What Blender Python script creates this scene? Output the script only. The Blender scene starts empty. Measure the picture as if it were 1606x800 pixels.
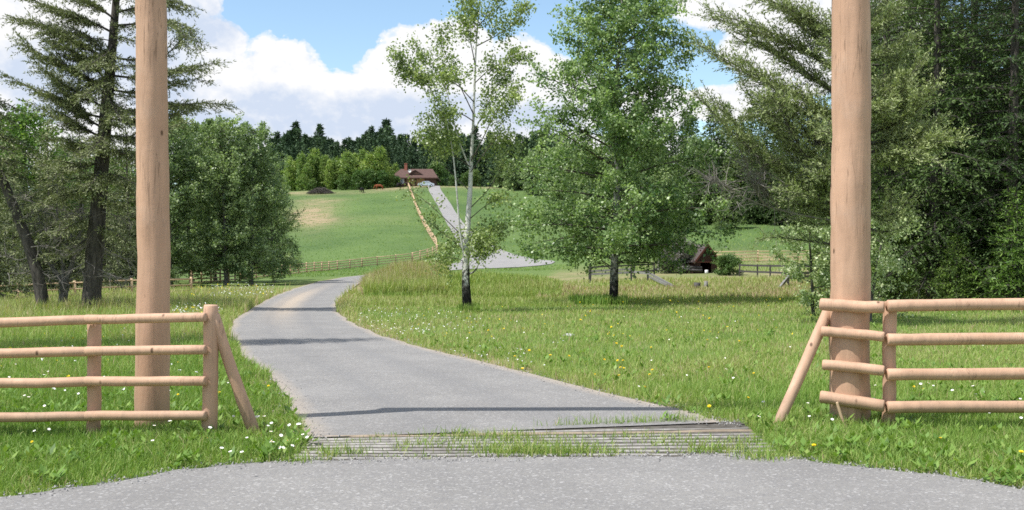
import bpy, math, random
import numpy as np
from mathutils import Vector

# ------------------------------------------------------------------ basics
S = bpy.context.scene
COL = S.collection
rng = np.random.default_rng(11)
random.seed(5)
F, CX, HY, CAMH = 1722.0, 803.0, 420.0, 1.6      # focal length in photo pixels, centre, horizon, eye height

SUN_EL = math.radians(60)
LX, LY = 0.906, 0.423                             # the way the light travels over the ground

# ------------------------------------------------------------------ terrain: one height field over (bearing, distance)
COLS = {
 -900: [(0,0),(40,-.1),(60,-.4),(90,-.4),(130,1.0),(200,6),(300,18),(400,26),(700,32)],
 0:    [(0,0),(40,-.1),(60,-.4),(90,-.4),(130,1.0),(200,6),(300,18),(400,26),(700,32)],
 200:  [(0,0),(45,0),(60,-.1),(90,0),(130,.8),(200,6),(300,18),(400,26),(700,32)],
 400:  [(0,0),(90,0.05),(105,.25),(130,.5),(200,7.5),(280,20.3),(330,24.5),(420,27),(700,32)],
 480:  [(0,0),(79,0),(105,.35),(150,1.2),(200,8),(250,15.5),(300,23),(340,25),(420,28),(700,32)],
 600:  [(0,0),(79,0),(105,.45),(150,1.8),(200,9),(250,16.5),(298,23.2),(330,25),(420,28),(700,32)],
 660:  [(0,0),(79,0),(105,.6),(150,2.3),(165,3.5),(230,13.5),(290,23.3),(310,25),(340,26),(420,28),(700,32)],
 770:  [(0,0),(79,0),(120,1.3),(150,2.3),(165,3.4),(200,7.6),(280,21.5),(300,23.8),(340,26),(420,28),(700,32)],
 850:  [(0,0),(79,0),(120,1.3),(150,2.3),(165,3.0),(200,6.8),(285,22.5),(340,26),(420,28),(700,32)],
 1000: [(0,0),(65,0),(90,.7),(105,1.2),(130,2.4),(170,8),(250,17),(420,27),(700,32)],
 1100: [(0,0),(65,0),(90,.75),(105,1.35),(120,2.2),(170,8.6),(250,16),(420,27),(700,32)],
 1250: [(0,0),(55,.1),(80,.6),(95,1.0),(120,2.3),(170,8.6),(250,15),(420,26),(700,32)],
 1400: [(0,0),(45,0),(80,.5),(120,2),(170,7.5),(250,14),(420,26),(700,32)],
 2500: [(0,0),(45,0),(80,.5),(120,2),(170,7.5),(250,14),(420,26),(700,32)],
}
_pxs = np.arange(-900, 2501, 20.0)
_ys = np.concatenate([np.arange(0, 200, 2.0), np.arange(200, 720, 4.0)])
_ck = sorted(COLS)
_prof = np.array([np.interp(_ys, [a for a, b in COLS[k]], [b for a, b in COLS[k]]) for k in _ck])
_T = np.array([[np.interp(p, _ck, _prof[:, j]) for j in range(len(_ys))] for p in _pxs])
def _blur(a, n, ax):
    for _ in range(n):
        p = np.concatenate([np.take(a, [0], ax), a, np.take(a, [-1], ax)], ax)
        s = [slice(None)]*2
        lo, mi, hi = list(s), list(s), list(s)
        lo[ax], mi[ax], hi[ax] = slice(0, -2), slice(1, -1), slice(2, None)
        a = .25*p[tuple(lo)] + .5*p[tuple(mi)] + .25*p[tuple(hi)]
    return a
_T = _blur(_blur(_T, 6, 0), 6, 1)

def hnoise(X, Y, k=1.0):
    return (np.sin(X*.71*k+1.3)*np.cos(Y*.53*k+.4) + .6*np.sin(X*1.37*k-Y*1.1*k+2.1) + .4*np.cos(X*2.3*k+Y*1.9*k))/2.0

def ground_z(X, Y):
    X = np.asarray(X, float); Y = np.asarray(Y, float)
    Yc = np.clip(Y, 4.0, 716.0)
    px = np.clip(CX + F*X/Yc, -899, 2499)
    fi = (px+900)/20.0
    i0 = np.clip(np.floor(fi).astype(int), 0, len(_pxs)-2); fi = fi-i0
    j1 = np.clip(np.searchsorted(_ys, Yc), 1, len(_ys)-1); j0 = j1-1
    fj = (Yc-_ys[j0])/(_ys[j1]-_ys[j0])
    z = (_T[i0, j0]*(1-fi)+_T[i0+1, j0]*fi)*(1-fj) + (_T[i0, j1]*(1-fi)+_T[i0+1, j1]*fi)*fj
    # the low bank of tall grass beside the bend of the drive
    px2 = CX + F*X/np.maximum(Y, 4.0)
    side = 1/(1+np.exp(-(px2-600)/9.0)) * 1/(1+np.exp((px2-880)/22.0))
    z = z + 0.95*side*np.exp(-((Y-64)/5.0)**2)*(1+.12*hnoise(X, Y, .8))
    far = np.clip((Y-48)/80.0, 0, 1)
    z = z + far*.10*hnoise(X, Y, .22)
    return z

def gz(x, y): return float(ground_z(np.array([x]), np.array([y]))[0])

def at(px, py):
    """first point of the ground seen through a pixel of the photograph"""
    Y = np.concatenate([np.arange(5, 120, .1), np.arange(120, 600, .4)])
    X = (px-CX)/F*Y
    d = ground_z(X, Y) - (CAMH-(py-HY)/F*Y)
    k = np.argmax(d >= 0)
    if d[k] < 0: k = len(Y)-1
    return (float(X[k]), float(Y[k]), float(ground_z(X[k:k+1], Y[k:k+1])[0]))
def pt(px, py, Y):
    return np.array([(px-CX)/F*Y, Y, CAMH-(py-HY)/F*Y])
def base(px, Y):
    x = (px-CX)/F*Y
    return np.array([x, Y, gz(x, Y)])

# ------------------------------------------------------------------ mesh building
class MB:
    def __init__(self):
        self.v, self.q, self.t, self.qm, self.tm, self.tint, self.n = [], [], [], [], [], [], 0
    def add(self, V, quads=None, tris=None, mat=0, tint=0.5):
        V = np.asarray(V, float).reshape(-1, 3)
        if quads is not None and len(quads):
            q = np.asarray(quads, int).reshape(-1, 4)+self.n
            self.q.append(q); self.qm.append(np.full(len(q), mat))
        if tris is not None and len(tris):
            t = np.asarray(tris, int).reshape(-1, 3)+self.n
            self.t.append(t); self.tm.append(np.full(len(t), mat))
        self.v.append(V); self.n += len(V)
        self.tint.append(np.broadcast_to(np.asarray(tint, float), (len(V),)).copy())
        return self
    def tube(self, P, R, sides=8, mat=0, cap=True, tint=0.5, lump=0.0):
        P = np.asarray(P, float); n = len(P)
        R = np.broadcast_to(np.asarray(R, float), (n,))
        T = np.gradient(P, axis=0); T /= np.linalg.norm(T, axis=1)[:, None]+1e-9
        ref = np.array([0, 0, 1.0]) if abs(T[0][2]) < .9 else np.array([0, 1.0, 0])
        U = np.cross(T, ref); U /= np.linalg.norm(U, axis=1)[:, None]+1e-9
        W = np.cross(T, U)
        a = np.arange(sides)/sides*2*np.pi
        rr = R[:, None]*np.ones(sides)
        if lump: rr = rr*(1+lump*rng.uniform(-1, 1, rr.shape))
        V = P[:, None, :] + rr[..., None]*(np.cos(a)[None, :, None]*U[:, None, :] + np.sin(a)[None, :, None]*W[:, None, :])
        i = np.arange(n-1)[:, None]*sides; j = np.arange(sides)[None, :]; k = (j+1) % sides
        Q = np.stack([i+j, i+k, i+sides+k, i+sides+j], -1).reshape(-1, 4)
        V = V.reshape(-1, 3); tr = []
        if cap:
            V = np.vstack([V, P[0], P[-1]]); c0, c1 = n*sides, n*sides+1
            jj = np.arange(sides); kk = (jj+1) % sides
            tr = np.vstack([np.stack([np.full(sides, c0), kk, jj], -1),
                            np.stack([np.full(sides, c1), (n-1)*sides+jj, (n-1)*sides+kk], -1)])
        return self.add(V, Q, tr, mat, tint)
    def box(self, c, s, rz=0.0, mat=0, axes=None):
        c = np.asarray(c, float); h = np.asarray(s, float)/2
        g = np.array([[x, y, z] for x in (-1, 1) for y in (-1, 1) for z in (-1, 1)])*h
        if axes is not None: g = g@np.asarray(axes, float)
        elif rz:
            m = np.array([[math.cos(rz), math.sin(rz), 0], [-math.sin(rz), math.cos(rz), 0], [0, 0, 1]]); g = g@m
        return self.add(g+c, [[0,1,3,2],[4,6,7,5],[0,4,5,1],[2,3,7,6],[0,2,6,4],[1,5,7,3]], None, mat)
    def bar(self, a, b, w, h, mat=0):
        a = np.asarray(a, float); b = np.asarray(b, float); d = b-a; L = np.linalg.norm(d); d /= L
        u = np.cross([0, 0, 1.0], d) if abs(d[2]) < .95 else np.array([1.0, 0, 0])
        u /= np.linalg.norm(u); w2 = np.cross(d, u)
        return self.box((a+b)/2, (L, w, h), mat=mat, axes=np.array([d, u, w2]))
    def cards(self, C, A, W, mat=0, tint=0.5):
        """lens-shaped little faces: foot C, long vector A, width vector W"""
        C, A, W = (np.asarray(x, float) for x in (C, A, W)); n = len(C)
        if not n: return self
        V = np.stack([C, C+.45*A+.5*W, C+A, C+.45*A-.5*W], 1).reshape(-1, 3)
        return self.add(V, np.arange(4*n).reshape(-1, 4), None, mat, np.repeat(np.broadcast_to(tint, (n,)), 4))
    def build(self, name, mats, parent=None, smooth=False, tint=False):
        me = bpy.data.meshes.new(name)
        V = np.concatenate(self.v) if self.v else np.zeros((0, 3))
        o = bpy.data.objects.new(name, me)
        off = np.zeros(3)
        V = V-off
        q = np.concatenate(self.q) if self.q else np.zeros((0, 4), int)
        t = np.concatenate(self.t) if self.t else np.zeros((0, 3), int)
        me.vertices.add(len(V)); me.vertices.foreach_set('co', V.astype(np.float32).ravel())
        loops = np.concatenate([q.ravel(), t.ravel()])
        me.loops.add(len(loops)); me.loops.foreach_set('vertex_index', loops.astype(np.int32))
        npoly = len(q)+len(t); me.polygons.add(npoly)
        st = np.concatenate([np.arange(len(q))*4, len(q)*4+np.arange(len(t))*3])
        me.polygons.foreach_set('loop_start', st.astype(np.int32))
        for m in (mats if isinstance(mats, (list, tuple)) else [mats]): me.materials.append(m)
        mi = np.concatenate(self.qm+self.tm) if npoly else np.zeros(0)
        me.polygons.foreach_set('material_index', mi.astype(np.int32))
        me.polygons.foreach_set('use_smooth', np.full(npoly, bool(smooth)))
        if tint:
            at_ = me.attributes.new('tint', 'FLOAT', 'POINT')
            at_.data.foreach_set('value', np.concatenate(self.tint).astype(np.float32))
        me.update(calc_edges=True)
        COL.objects.link(o)
        if parent is not None: o.parent = parent
        return o

def tag(o, label=None, cat=None, group=None, kind=None):
    if label: o['label'] = label
    if cat: o['category'] = cat
    if group: o['group'] = group
    if kind: o['kind'] = kind
    return o
def thing(name, loc, label, cat, group=None, rz=0.0, sc=1.0):
    o = bpy.data.objects.new(name, None); COL.objects.link(o)
    o.empty_display_size = .3
    o.location = [float(v) for v in loc]; o.rotation_euler = (0, 0, rz); o.scale = (sc, sc, sc) if np.isscalar(sc) else sc
    return tag(o, label, cat, group)
def dup(root, loc, rz=0.0, sc=1.0, label=None, group=None, tilt=(0, 0)):
    r = root.copy(); COL.objects.link(r)
    r.location = [float(v) for v in loc]; r.rotation_euler = (tilt[0], tilt[1], rz)
    r.scale = (sc, sc, sc) if np.isscalar(sc) else sc
    if label: r['label'] = label
    if group: r['group'] = group
    for ch in list(root.children):
        c = ch.copy(); COL.objects.link(c); c.parent = r
        for g in list(ch.children):
            d = g.copy(); COL.objects.link(d); d.parent = c
    return r

# ------------------------------------------------------------------ materials
def new_mat(name):
    m = bpy.data.materials.new(name); m.use_nodes = True
    nt = m.node_tree; nt.nodes.clear()
    out = nt.nodes.new('ShaderNodeOutputMaterial')
    return m, nt, out
def nd(nt, t, **kw):
    n = nt.nodes.new(t)
    for k, v in kw.items():
        if k in n.inputs.keys() if isinstance(k, str) else False: n.inputs[k].default_value = v
        else: setattr(n, k, v)
    return n
def noise(nt, scale, detail=4, rough=.55, vec=None, dist=0.0):
    n = nt.nodes.new('ShaderNodeTexNoise'); n.inputs['Scale'].default_value = scale
    n.inputs['Detail'].default_value = detail; n.inputs['Roughness'].default_value = rough; n.inputs['Distortion'].default_value = dist
    if vec is not None: nt.links.new(vec, n.inputs['Vector'])
    return n.outputs['Fac']
def ramp(nt, fac, stops, interp='LINEAR'):
    r = nt.nodes.new('ShaderNodeValToRGB'); cr = r.color_ramp; cr.interpolation = interp
    while len(cr.elements) > 1: cr.elements.remove(cr.elements[-1])
    for i, (p, c) in enumerate(stops):
        e = cr.elements[0] if i == 0 else cr.elements.new(p)
        e.position = p; e.color = (c, c, c, 1) if np.isscalar(c) else (*c, 1)
    nt.links.new(fac, r.inputs['Fac'])
    return r.outputs['Color']
def mixc(nt, fac, a, b, mode='MIX'):
    m = nt.nodes.new('ShaderNodeMix'); m.data_type = 'RGBA'; m.blend_type = mode
    for sock, v in ((m.inputs['Factor'], fac), (m.inputs[6], a), (m.inputs[7], b)):
        if hasattr(v, 'is_output'): nt.links.new(v, sock)
        elif np.isscalar(v): sock.default_value = v
        else: sock.default_value = (*v, 1)
    return m.outputs[2]
def mth(nt, op, a, b=0.0, c=None):
    m = nt.nodes.new('ShaderNodeMath'); m.operation = op
    for s, v in zip(m.inputs, (a, b, c)):
        if v is None: continue
        if hasattr(v, 'is_output'): nt.links.new(v, s)
        else: s.default_value = v
    return m.outputs[0]
def coords(nt, kind='Object', scale=None):
    tc = nt.nodes.new('ShaderNodeTexCoord').outputs[kind]
    if scale is None: return tc
    mp = nt.nodes.new('ShaderNodeMapping'); mp.inputs['Scale'].default_value = scale
    nt.links.new(tc, mp.inputs['Vector']); return mp.outputs['Vector']
def world_pos(nt): return nt.nodes.new('ShaderNodeNewGeometry').outputs['Position']
def attr(nt, name):
    a = nt.nodes.new('ShaderNodeAttribute'); a.attribute_name = name; return a.outputs['Fac']
def principled(nt, out, col, rough=.8, spec=.3, bump=None, bstr=.3, bdist=.02, metal=0.0):
    p = nt.nodes.new('ShaderNodeBsdfPrincipled')
    for s, v in (('Base Color', col), ('Roughness', rough), ('Metallic', metal), ('Specular IOR Level', spec)):
        if hasattr(v, 'is_output'): nt.links.new(v, p.inputs[s])
        elif np.isscalar(v): p.inputs[s].default_value = v
        else: p.inputs[s].default_value = (*v, 1)
    if bump is not None:
        b = nt.nodes.new('ShaderNodeBump'); b.inputs['Strength'].default_value = bstr; b.inputs['Distance'].default_value = bdist
        nt.links.new(bump, b.inputs['Height']); nt.links.new(b.outputs['Normal'], p.inputs['Normal'])
    nt.links.new(p.outputs[0], out.inputs['Surface'])
    return p

def leaf_mat(name, dark, light, spec=.35, rough=.5, trans=.3, objvar=.25):
    m, nt, out = new_mat(name)
    t = attr(nt, 'tint')
    c = mixc(nt, t, dark, light)
    oi = nt.nodes.new('ShaderNodeObjectInfo').outputs['Random']
    f = mth(nt, 'MULTIPLY_ADD', oi, objvar, 1-objvar/2)
    hs = nt.nodes.new('ShaderNodeHueSaturation'); nt.links.new(f, hs.inputs['Value'])
    nt.links.new(mth(nt, 'MULTIPLY_ADD', oi, -.03, .515), hs.inputs['Hue'])
    nt.links.new(c, hs.inputs['Color']); c = hs.outputs['Color']
    p = principled(nt, out, c, rough, spec)
    tr = nt.nodes.new('ShaderNodeBsdfTranslucent')
    c2 = mixc(nt, 1.0, c, (1.0, 1.15, .55), 'MULTIPLY'); nt.links.new(c2, tr.inputs['Color'])
    ms = nt.nodes.new('ShaderNodeMixShader'); ms.inputs[0].default_value = trans
    nt.links.new(p.outputs[0], ms.inputs[1]); nt.links.new(tr.outputs[0], ms.inputs[2])
    nt.links.new(ms.outputs[0], out.inputs['Surface'])
    return m
def bark_mat(name, a, b, scale=6.0):
    m, nt, out = new_mat(name)
    v = coords(nt, 'Object', (scale, scale, scale*.25))
    n = noise(nt, 2.0, 6, .65, v)
    c = ramp(nt, n, [(.3, a), (.7, b)])
    principled(nt, out, c, .9, .15, n, .8, .03)
    return m
def flat_mat(name, col, rough=.7, spec=.3, var=.25, scale=3.0, metal=0.0):
    m, nt, out = new_mat(name)
    n = noise(nt, scale, 5, .6, coords(nt))
    c = ramp(nt, n, [(.25, tuple(x*(1-var) for x in col)), (.75, tuple(min(1, x*(1+var)) for x in col))])
    principled(nt, out, c, rough, spec, n, .2, .02, metal)
    return m

# peeled, stained logs
def log_mat(name, a, b, c_):
    m, nt, out = new_mat(name)
    co = coords(nt)
    n1 = noise(nt, 2.2, 6, .6, co)
    st = noise(nt, 5.0, 5, .6, coords(nt, 'Object', (2.5, 2.5, .35)), .6)
    col = ramp(nt, n1, [(.25, a), (.55, b), (.8, c_)])
    col = mixc(nt, mth(nt, 'MULTIPLY', ramp(nt, st, [(.42, 0.0), (.70, 1.0)]), .55), col, tuple(x*.72 for x in b))
    vo = nt.nodes.new('ShaderNodeTexVoronoi'); vo.inputs['Scale'].default_value = 5.0
    nt.links.new(coords(nt, 'Object', (1, 1, .55)), vo.inputs['Vector'])
    kn = ramp(nt, vo.outputs['Distance'], [(.0, .95), (.05, .85), (.075, .35), (.105, 0.0)])
    col = mixc(nt, kn, col, (.10, .055, .03))
    sc = noise(nt, 14.0, 5, .7, coords(nt, 'Object', (1, 1, .12)))
    sf = ramp(nt, sc, [(.66, 0.0), (.73, 1.0)])
    col = mixc(nt, mth(nt, 'MULTIPLY', sf, .5), col, (.25, .15, .09))
    ck = noise(nt, 3.2, 3, .6, coords(nt, 'Object', (3.2, 3.2, .16)), .3)      # long drying cracks
    cf = ramp(nt, ck, [(.486, 0.0), (.497, 1.0), (.503, 1.0), (.514, 0.0)])
    cg = ramp(nt, noise(nt, .9, 2, .5, co), [(.46, 0.0), (.58, .8)])
    col = mixc(nt, mth(nt, 'MULTIPLY', mth(nt, 'MULTIPLY', cf, cg), .7), col, (.13, .075, .045))
    gry = ramp(nt, noise(nt, 1.1, 5, .65, co), [(.56, 0.0), (.72, .35)])
    col = mixc(nt, gry, col, (.36, .30, .25))
    fv = nt.nodes.new('ShaderNodeTexVoronoi'); fv.inputs['Scale'].default_value = 9.0; fv.feature = 'SMOOTH_F1'      # drawknife facets
    nt.links.new(coords(nt, 'Object', (1, 1, .22)), fv.inputs['Vector'])
    col = mixc(nt, 1.0, col, ramp(nt, fv.outputs['Color'], [(0.0, .90), (1.0, 1.06)]), 'MULTIPLY')
    wz = nt.nodes.new('ShaderNodeSeparateXYZ'); nt.links.new(world_pos(nt), wz.inputs[0])
    dirt = mth(nt, 'MULTIPLY', ramp(nt, wz.outputs[2], [(.0, 1.0), (.10, .9), (.42, 0.0)]), ramp(nt, n1, [(.35, .15), (.65, .8)]))
    col = mixc(nt, dirt, col, (.23, .165, .11))
    n1 = mth(nt, 'ADD', n1, mth(nt, 'MULTIPLY', fv.outputs['Distance'], 1.1))
    h = mth(nt, 'ADD', mth(nt, 'MULTIPLY', n1, .6), mth(nt, 'MULTIPLY', st, .5))
    principled(nt, out, col, .62, .25, h, .45, .03)
    return m
M = {}
M['log'] = log_mat('peeled_log', (.49, .302, .195), (.57, .365, .248), (.62, .41, .288))
M['log_pole'] = log_mat('peeled_log_pole', (.465, .285, .185), (.535, .338, .225), (.58, .38, .26))
M['farlog'] = flat_mat('pale_rail', (.52, .37, .23), var=.2)
M['oldwood'] = flat_mat('old_grey_wood', (.22, .215, .20), var=.35, scale=5)
M['darkwood'] = flat_mat('dark_weathered_wood', (.07, .065, .062), var=.4, scale=5)
M['bark_dark'] = bark_mat('dark_conifer_bark', (.028, .025, .022), (.125, .112, .098), 5)
M['bark_grey'] = bark_mat('grey_bark', (.07, .065, .058), (.24, .23, .21), 6)
M['bark_mid'] = bark_mat('mid_bark', (.04, .036, .03), (.15, .14, .12), 6)
M['twig'] = flat_mat('brown_twigs', (.085, .075, .06), var=.3)
M['deadtwig'] = flat_mat('dead_twigs', (.20, .18, .16), var=.3)
# birch bark: white above, black and cracked near the foot
for bname, wk in (('birch', 1.0), ('aspen_bark', .5)):
  m, nt, out = new_mat(bname)
  co = coords(nt); sep = nt.nodes.new('ShaderNodeSeparateXYZ'); nt.links.new(co, sep.inputs[0])
  n = noise(nt, 3.0, 6, .7, coords(nt, 'Object', (2.0, 2.0, 1.6)))
  n2 = noise(nt, 4.0, 4, .7, coords(nt, 'Object', (1.2, 1.2, 4.0)))
  hgt = mth(nt, 'MULTIPLY', mth(nt, 'SUBTRACT', sep.outputs[2], 1.0), .20)
  f = mth(nt, 'ADD', n, mth(nt, 'MINIMUM', hgt, .24))
  c = ramp(nt, f, [(.44, (.012, .011, .010)), (.56, (.10, .095, .085)), (.60, (.44*wk, .435*wk, .40*wk)), (.8, (.60*wk, .59*wk, .55*wk))])
  c = mixc(nt, ramp(nt, n2, [(.60, 0.0), (.68, .8)]), c, (.05, .045, .04))
  principled(nt, out, c, .8, .2, n, .4, .02); M[bname] = m

M['lf_birch'] = leaf_mat('birch_leaves', (.09, .155, .04), (.36, .44, .16), .6, .4, .30)
M['lf_aspen'] = leaf_mat('aspen_leaves', (.08, .16, .04), (.48, .58, .24), .55, .42, .36)
M['lf_poplar'] = leaf_mat('poplar_leaves', (.055, .11, .04), (.42, .52, .24), .5, .45, .33)
M['lf_young'] = leaf_mat('young_poplar_leaves', (.11, .21, .05), (.36, .44, .11), .4, .5, .35, .5)
M['lf_bright'] = leaf_mat('bright_leaves', (.10, .20, .04), (.28, .39, .09), .4, .5, .35)
M['lf_willow'] = leaf_mat('willow_leaves', (.17, .26, .11), (.46, .54, .30), .5, .4, .3)
M['lf_bush'] = leaf_mat('bush_leaves', (.06, .125, .03), (.14, .22, .055), .35, .5, .25)
M['lf_lilac'] = leaf_mat('lilac_leaves', (.05, .075, .035), (.30, .27, .25), .4, .5, .2)
M['nd_left'] = leaf_mat('grey_green_needles', (.085, .115, .045), (.34, .36, .18), .3, .55, .15)
M['nd_right'] = leaf_mat('olive_needles', (.13, .165, .06), (.44, .48, .225), .35, .5, .2)
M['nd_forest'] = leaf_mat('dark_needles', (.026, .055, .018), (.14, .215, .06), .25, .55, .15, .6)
M['nd_far'] = leaf_mat('hazed_blue_green_needles', (.042, .082, .045), (.10, .16, .08), .2, .6, .1, .6)  # blue-green needles of the ridge, colour lightened to stand in for distance haze
CW, SKYT, SKYS, SUNE, EXPO = 4.7, (1.02, 1.02, .94), .15, 4.2, 0.5
# ------------------------------------------------------------------ outlines of the paved ground (plan view, metres)
def fl(px, py):
    x, y, z = at(px, py); return (x, y)
def resample(P, n):
    P = np.asarray(P, float); d = np.r_[0, np.cumsum(np.linalg.norm(np.diff(P, axis=0), axis=1))]
    s = np.linspace(0, d[-1], n)
    return np.stack([np.interp(s, d, P[:, i]) for i in range(P.shape[1])], 1)
def smooth_line(P, n, it=6):
    P = resample(P, n)
    for _ in range(it):
        Q = P.copy(); Q[1:-1] = .25*P[:-2]+.5*P[1:-1]+.25*P[2:]; P = Q
    return P
L1 = [fl(*p) for p in [(476,692),(470,662),(430,602),(388,562),(360,530),(364,506),(388,489),(425,468),(458,455),(500,442.5),(540,436),(574,432)]]
R1 = [fl(*p) for p in [(1128,667),(1108,652),(1000,629),(900,608),(800,581),(700,556),(612,533),(562,514),(532,496),(526,481),(536,466),(556,451),(576,439)]]
# hidden behind the bank, then up the hill
L2 = [fl(*p) for p in [(571,432.5),(610,426),(655,420),(712,415.5),(728,405),(724,388),(707,362),(694,338),(682,316),(671,297),(668,291)]]
R2 = [fl(*p) for p in [(575,438.5),(610,432.5),(660,427),(740,423),(800,419.6),(850,417.4),(886,415),(890,412.5),(850,408),(812,400.5),(783,391),(744,369),(720,342),(704,316),(690,297),(687,291)]]
NL = 260
EL = smooth_line(L1, NL); ER = smooth_line(R1, NL)
# give both edges the same pace along the drive
def pace(E1, E2, n):
    """pair the points of two edges by nearest along the run"""
    return resample(E1, n), resample(E2, n)
EL, ER = pace(EL, ER, NL)
jit = lambda n, a: np.convolve(rng.normal(0, 1, n+4), np.ones(5)/5, 'valid')*a
EL[:, 0] += jit(NL, .09); ER[:, 0] += jit(NL, .09)

APRON = np.array([(-60,-9),(-60,3.2),(-14,4.0),(-6.2,5.6),(-4.3,6.9),(-3.52,7.55),(-3.09,7.92),(-2.67,8.48),(-2.35,8.75),(-1.95,8.93),
                  (-1.2,9.02),(0,9.10),(1.2,9.18),(2.1,9.25),(2.68,8.75),(3.28,8.35),(3.70,7.72),(4.6,6.9),(6.6,5.6),(14,4.1),(60,3.2),(60,-9)], float)
_ap = [APRON[0]]
for a, b in zip(APRON[:-1], APRON[1:]):
    n = max(1, int(np.linalg.norm(b-a)/.12)) if (abs(a[0]) < 8 and abs(b[0]) < 8) else 1
    for k in range(1, n+1):
        p = a+(b-a)*k/n
        if n > 1 and k < n: p = p+rng.normal(0, .022, 2)
        _ap.append(p)
APRON = np.array(_ap)
GUARD = np.array([(-1.80,8.9),(2.25,9.1),(2.36,11.35),(-1.86,10.5)])

def inside(P, poly):
    x, y = P[:, 0], P[:, 1]; r = np.zeros(len(P), bool); n = len(poly); j = n-1
    for i in range(n):
        xi, yi = poly[i]; xj, yj = poly[j]
        if yi != yj:
            c = ((yi > y) != (yj > y)) & (x < (xj-xi)*(y-yi)/(yj-yi)+xi); r ^= c
        j = i
    return r
DRIVE = np.vstack([EL[::3], ER[::-3]])
HILL = np.vstack([np.array(L2), np.array(R2)[::-1]])
def paved(P):
    return inside(P, DRIVE) | inside(P, APRON) | inside(P, HILL)

# ------------------------------------------------------------------ ground
m, nt, out = new_mat('ground_grass')
wp = world_pos(nt)
n1 = noise(nt, .25, 5, .6, wp); n2 = noise(nt, 3.0, 6, .7, wp); n3 = noise(nt, 24.0, 3, .6, wp)
g = ramp(nt, n1, [(.3, (.10, .165, .042)), (.52, (.145, .21, .060)), (.72, (.19, .235, .085))])
g = mixc(nt, ramp(nt, n2, [(.35, 0.0), (.7, .55)]), g, (.085, .13, .030))
g = mixc(nt, mth(nt, 'MULTIPLY', n3, .4), g, (.18, .22, .08))
pm = mixc(nt, ramp(nt, n2, [(.3, 0.0), (.75, 1.0)]), mixc(nt, ramp(nt, noise(nt, .06, 6, .62, wp), [(.36, 0.0), (.62, 1.0)]), (.040, .095, .028), (.105, .175, .050)), (.125, .175, .065))
g = mixc(nt, attr(nt, 'pasture'), g, pm)
dry = attr(nt, 'dry'); dn = mth(nt, 'MULTIPLY', dry, mth(nt, 'MULTIPLY_ADD', mth(nt, 'MULTIPLY', n2, ramp(nt, noise(nt, .35, 6, .7, wp), [(.35, .2), (.6, 1.6)])), 1.3, .2))
g = mixc(nt, dn, g, (.32, .25, .155))
soil = attr(nt, 'soil')
g = mixc(nt, mth(nt, 'MULTIPLY', soil, mth(nt, 'MULTIPLY_ADD', n2, .8, .6)), g, (.10, .075, .05))
hgt = mth(nt, 'ADD', n3, n2)
principled(nt, out, g, .95, .1, hgt, .6, .05); M['ground'] = m

NS, NR = 420, 330
s = np.linspace(-1.25, 1.25, NS)
yr = np.concatenate([np.linspace(-45, 5, 22), np.geomspace(5.6, 690, NR-28), np.array([760, 900, 1200, 1700, 2400, 3200])])
SX = (s[None, :])*(yr[:, None]+60); YY = np.repeat(yr[:, None], NS, 1)
ZZ = ground_z(SX, YY)
beyond = np.clip((YY-690)/2500, 0, 1); ZZ = ZZ+beyond*30
pxg = CX+F*SX/np.maximum(YY, 4.0)
pyg = HY-(ZZ-CAMH)*F/np.maximum(YY, 4.0)
def blob(px, Y, rx, ry): return np.exp(-((pxg-px)/rx)**2-((YY-Y)/ry)**2)
nz = hnoise(SX, YY, .35)
dry = (1.2*blob(490, 232, 34, 24)+.45*blob(505, 262, 40, 6)+.8*blob(480, 288, 50, 6)+.8*blob(620, 294, 50, 6)+.25*blob(560, 282, 100, 4)
       + .5*blob(300, 60, 420, 16)*(pxg < 420) + .55*np.exp(-((YY-95)/22)**2)*((pxg > 860) & (pxg < 1330)) + .4*np.exp(-((YY-62)/14)**2)*(pxg > 560)
       + .7*blob(1200, 122, 140, 6) + .5*blob(1150, 210, 200, 8) + .7*blob(690, 300, 80, 9) + .8*blob(800, 296, 80, 9)
       + .12*np.exp(-((YY-215)/9)**2)*(pxg < 640))
dry = np.clip(dry*(1+.6*nz), 0, 1)*(YY > 30)
edge = np.full(SX.shape, 9.0)
Pn = np.stack([SX.ravel(), YY.ravel()], 1); nearm = (Pn[:, 1] > 5) & (Pn[:, 1] < 125) & (np.abs(Pn[:, 0]) < 45)
E = np.vstack([EL[::2], ER[::2]]); dd = np.full(len(Pn), 9.0)
idx = np.where(nearm)[0]
for ch in np.array_split(idx, 60):
    if len(ch): dd[ch] = np.sqrt(((Pn[ch][:, None]-E[None])**2).sum(-1)).min(1)
dd = dd.reshape(SX.shape)
dry = np.maximum(dry, np.clip(1.1-dd/.9, 0, .75)*(1+.4*nz))
soil = np.exp(-((YY-55)/28)**2)*((pxg > 1370) & (YY > 40))*.9
mb = MB(); ii = np.arange(len(yr)-1)[:, None]*NS+np.arange(NS-1)[None]
mb.add(np.stack([SX, YY, ZZ], -1), np.stack([ii, ii+1, ii+NS+1, ii+NS], -1))
gr = mb.build('ground', M['ground'], smooth=True); tag(gr, kind='structure')
for nm, a in (('dry', dry), ('soil', soil), ('pasture', np.clip((YY-100)/40, 0, 1))):
    at_ = gr.data.attributes.new(nm, 'FLOAT', 'POINT'); at_.data.foreach_set('value', a.astype(np.float32).ravel())

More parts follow.
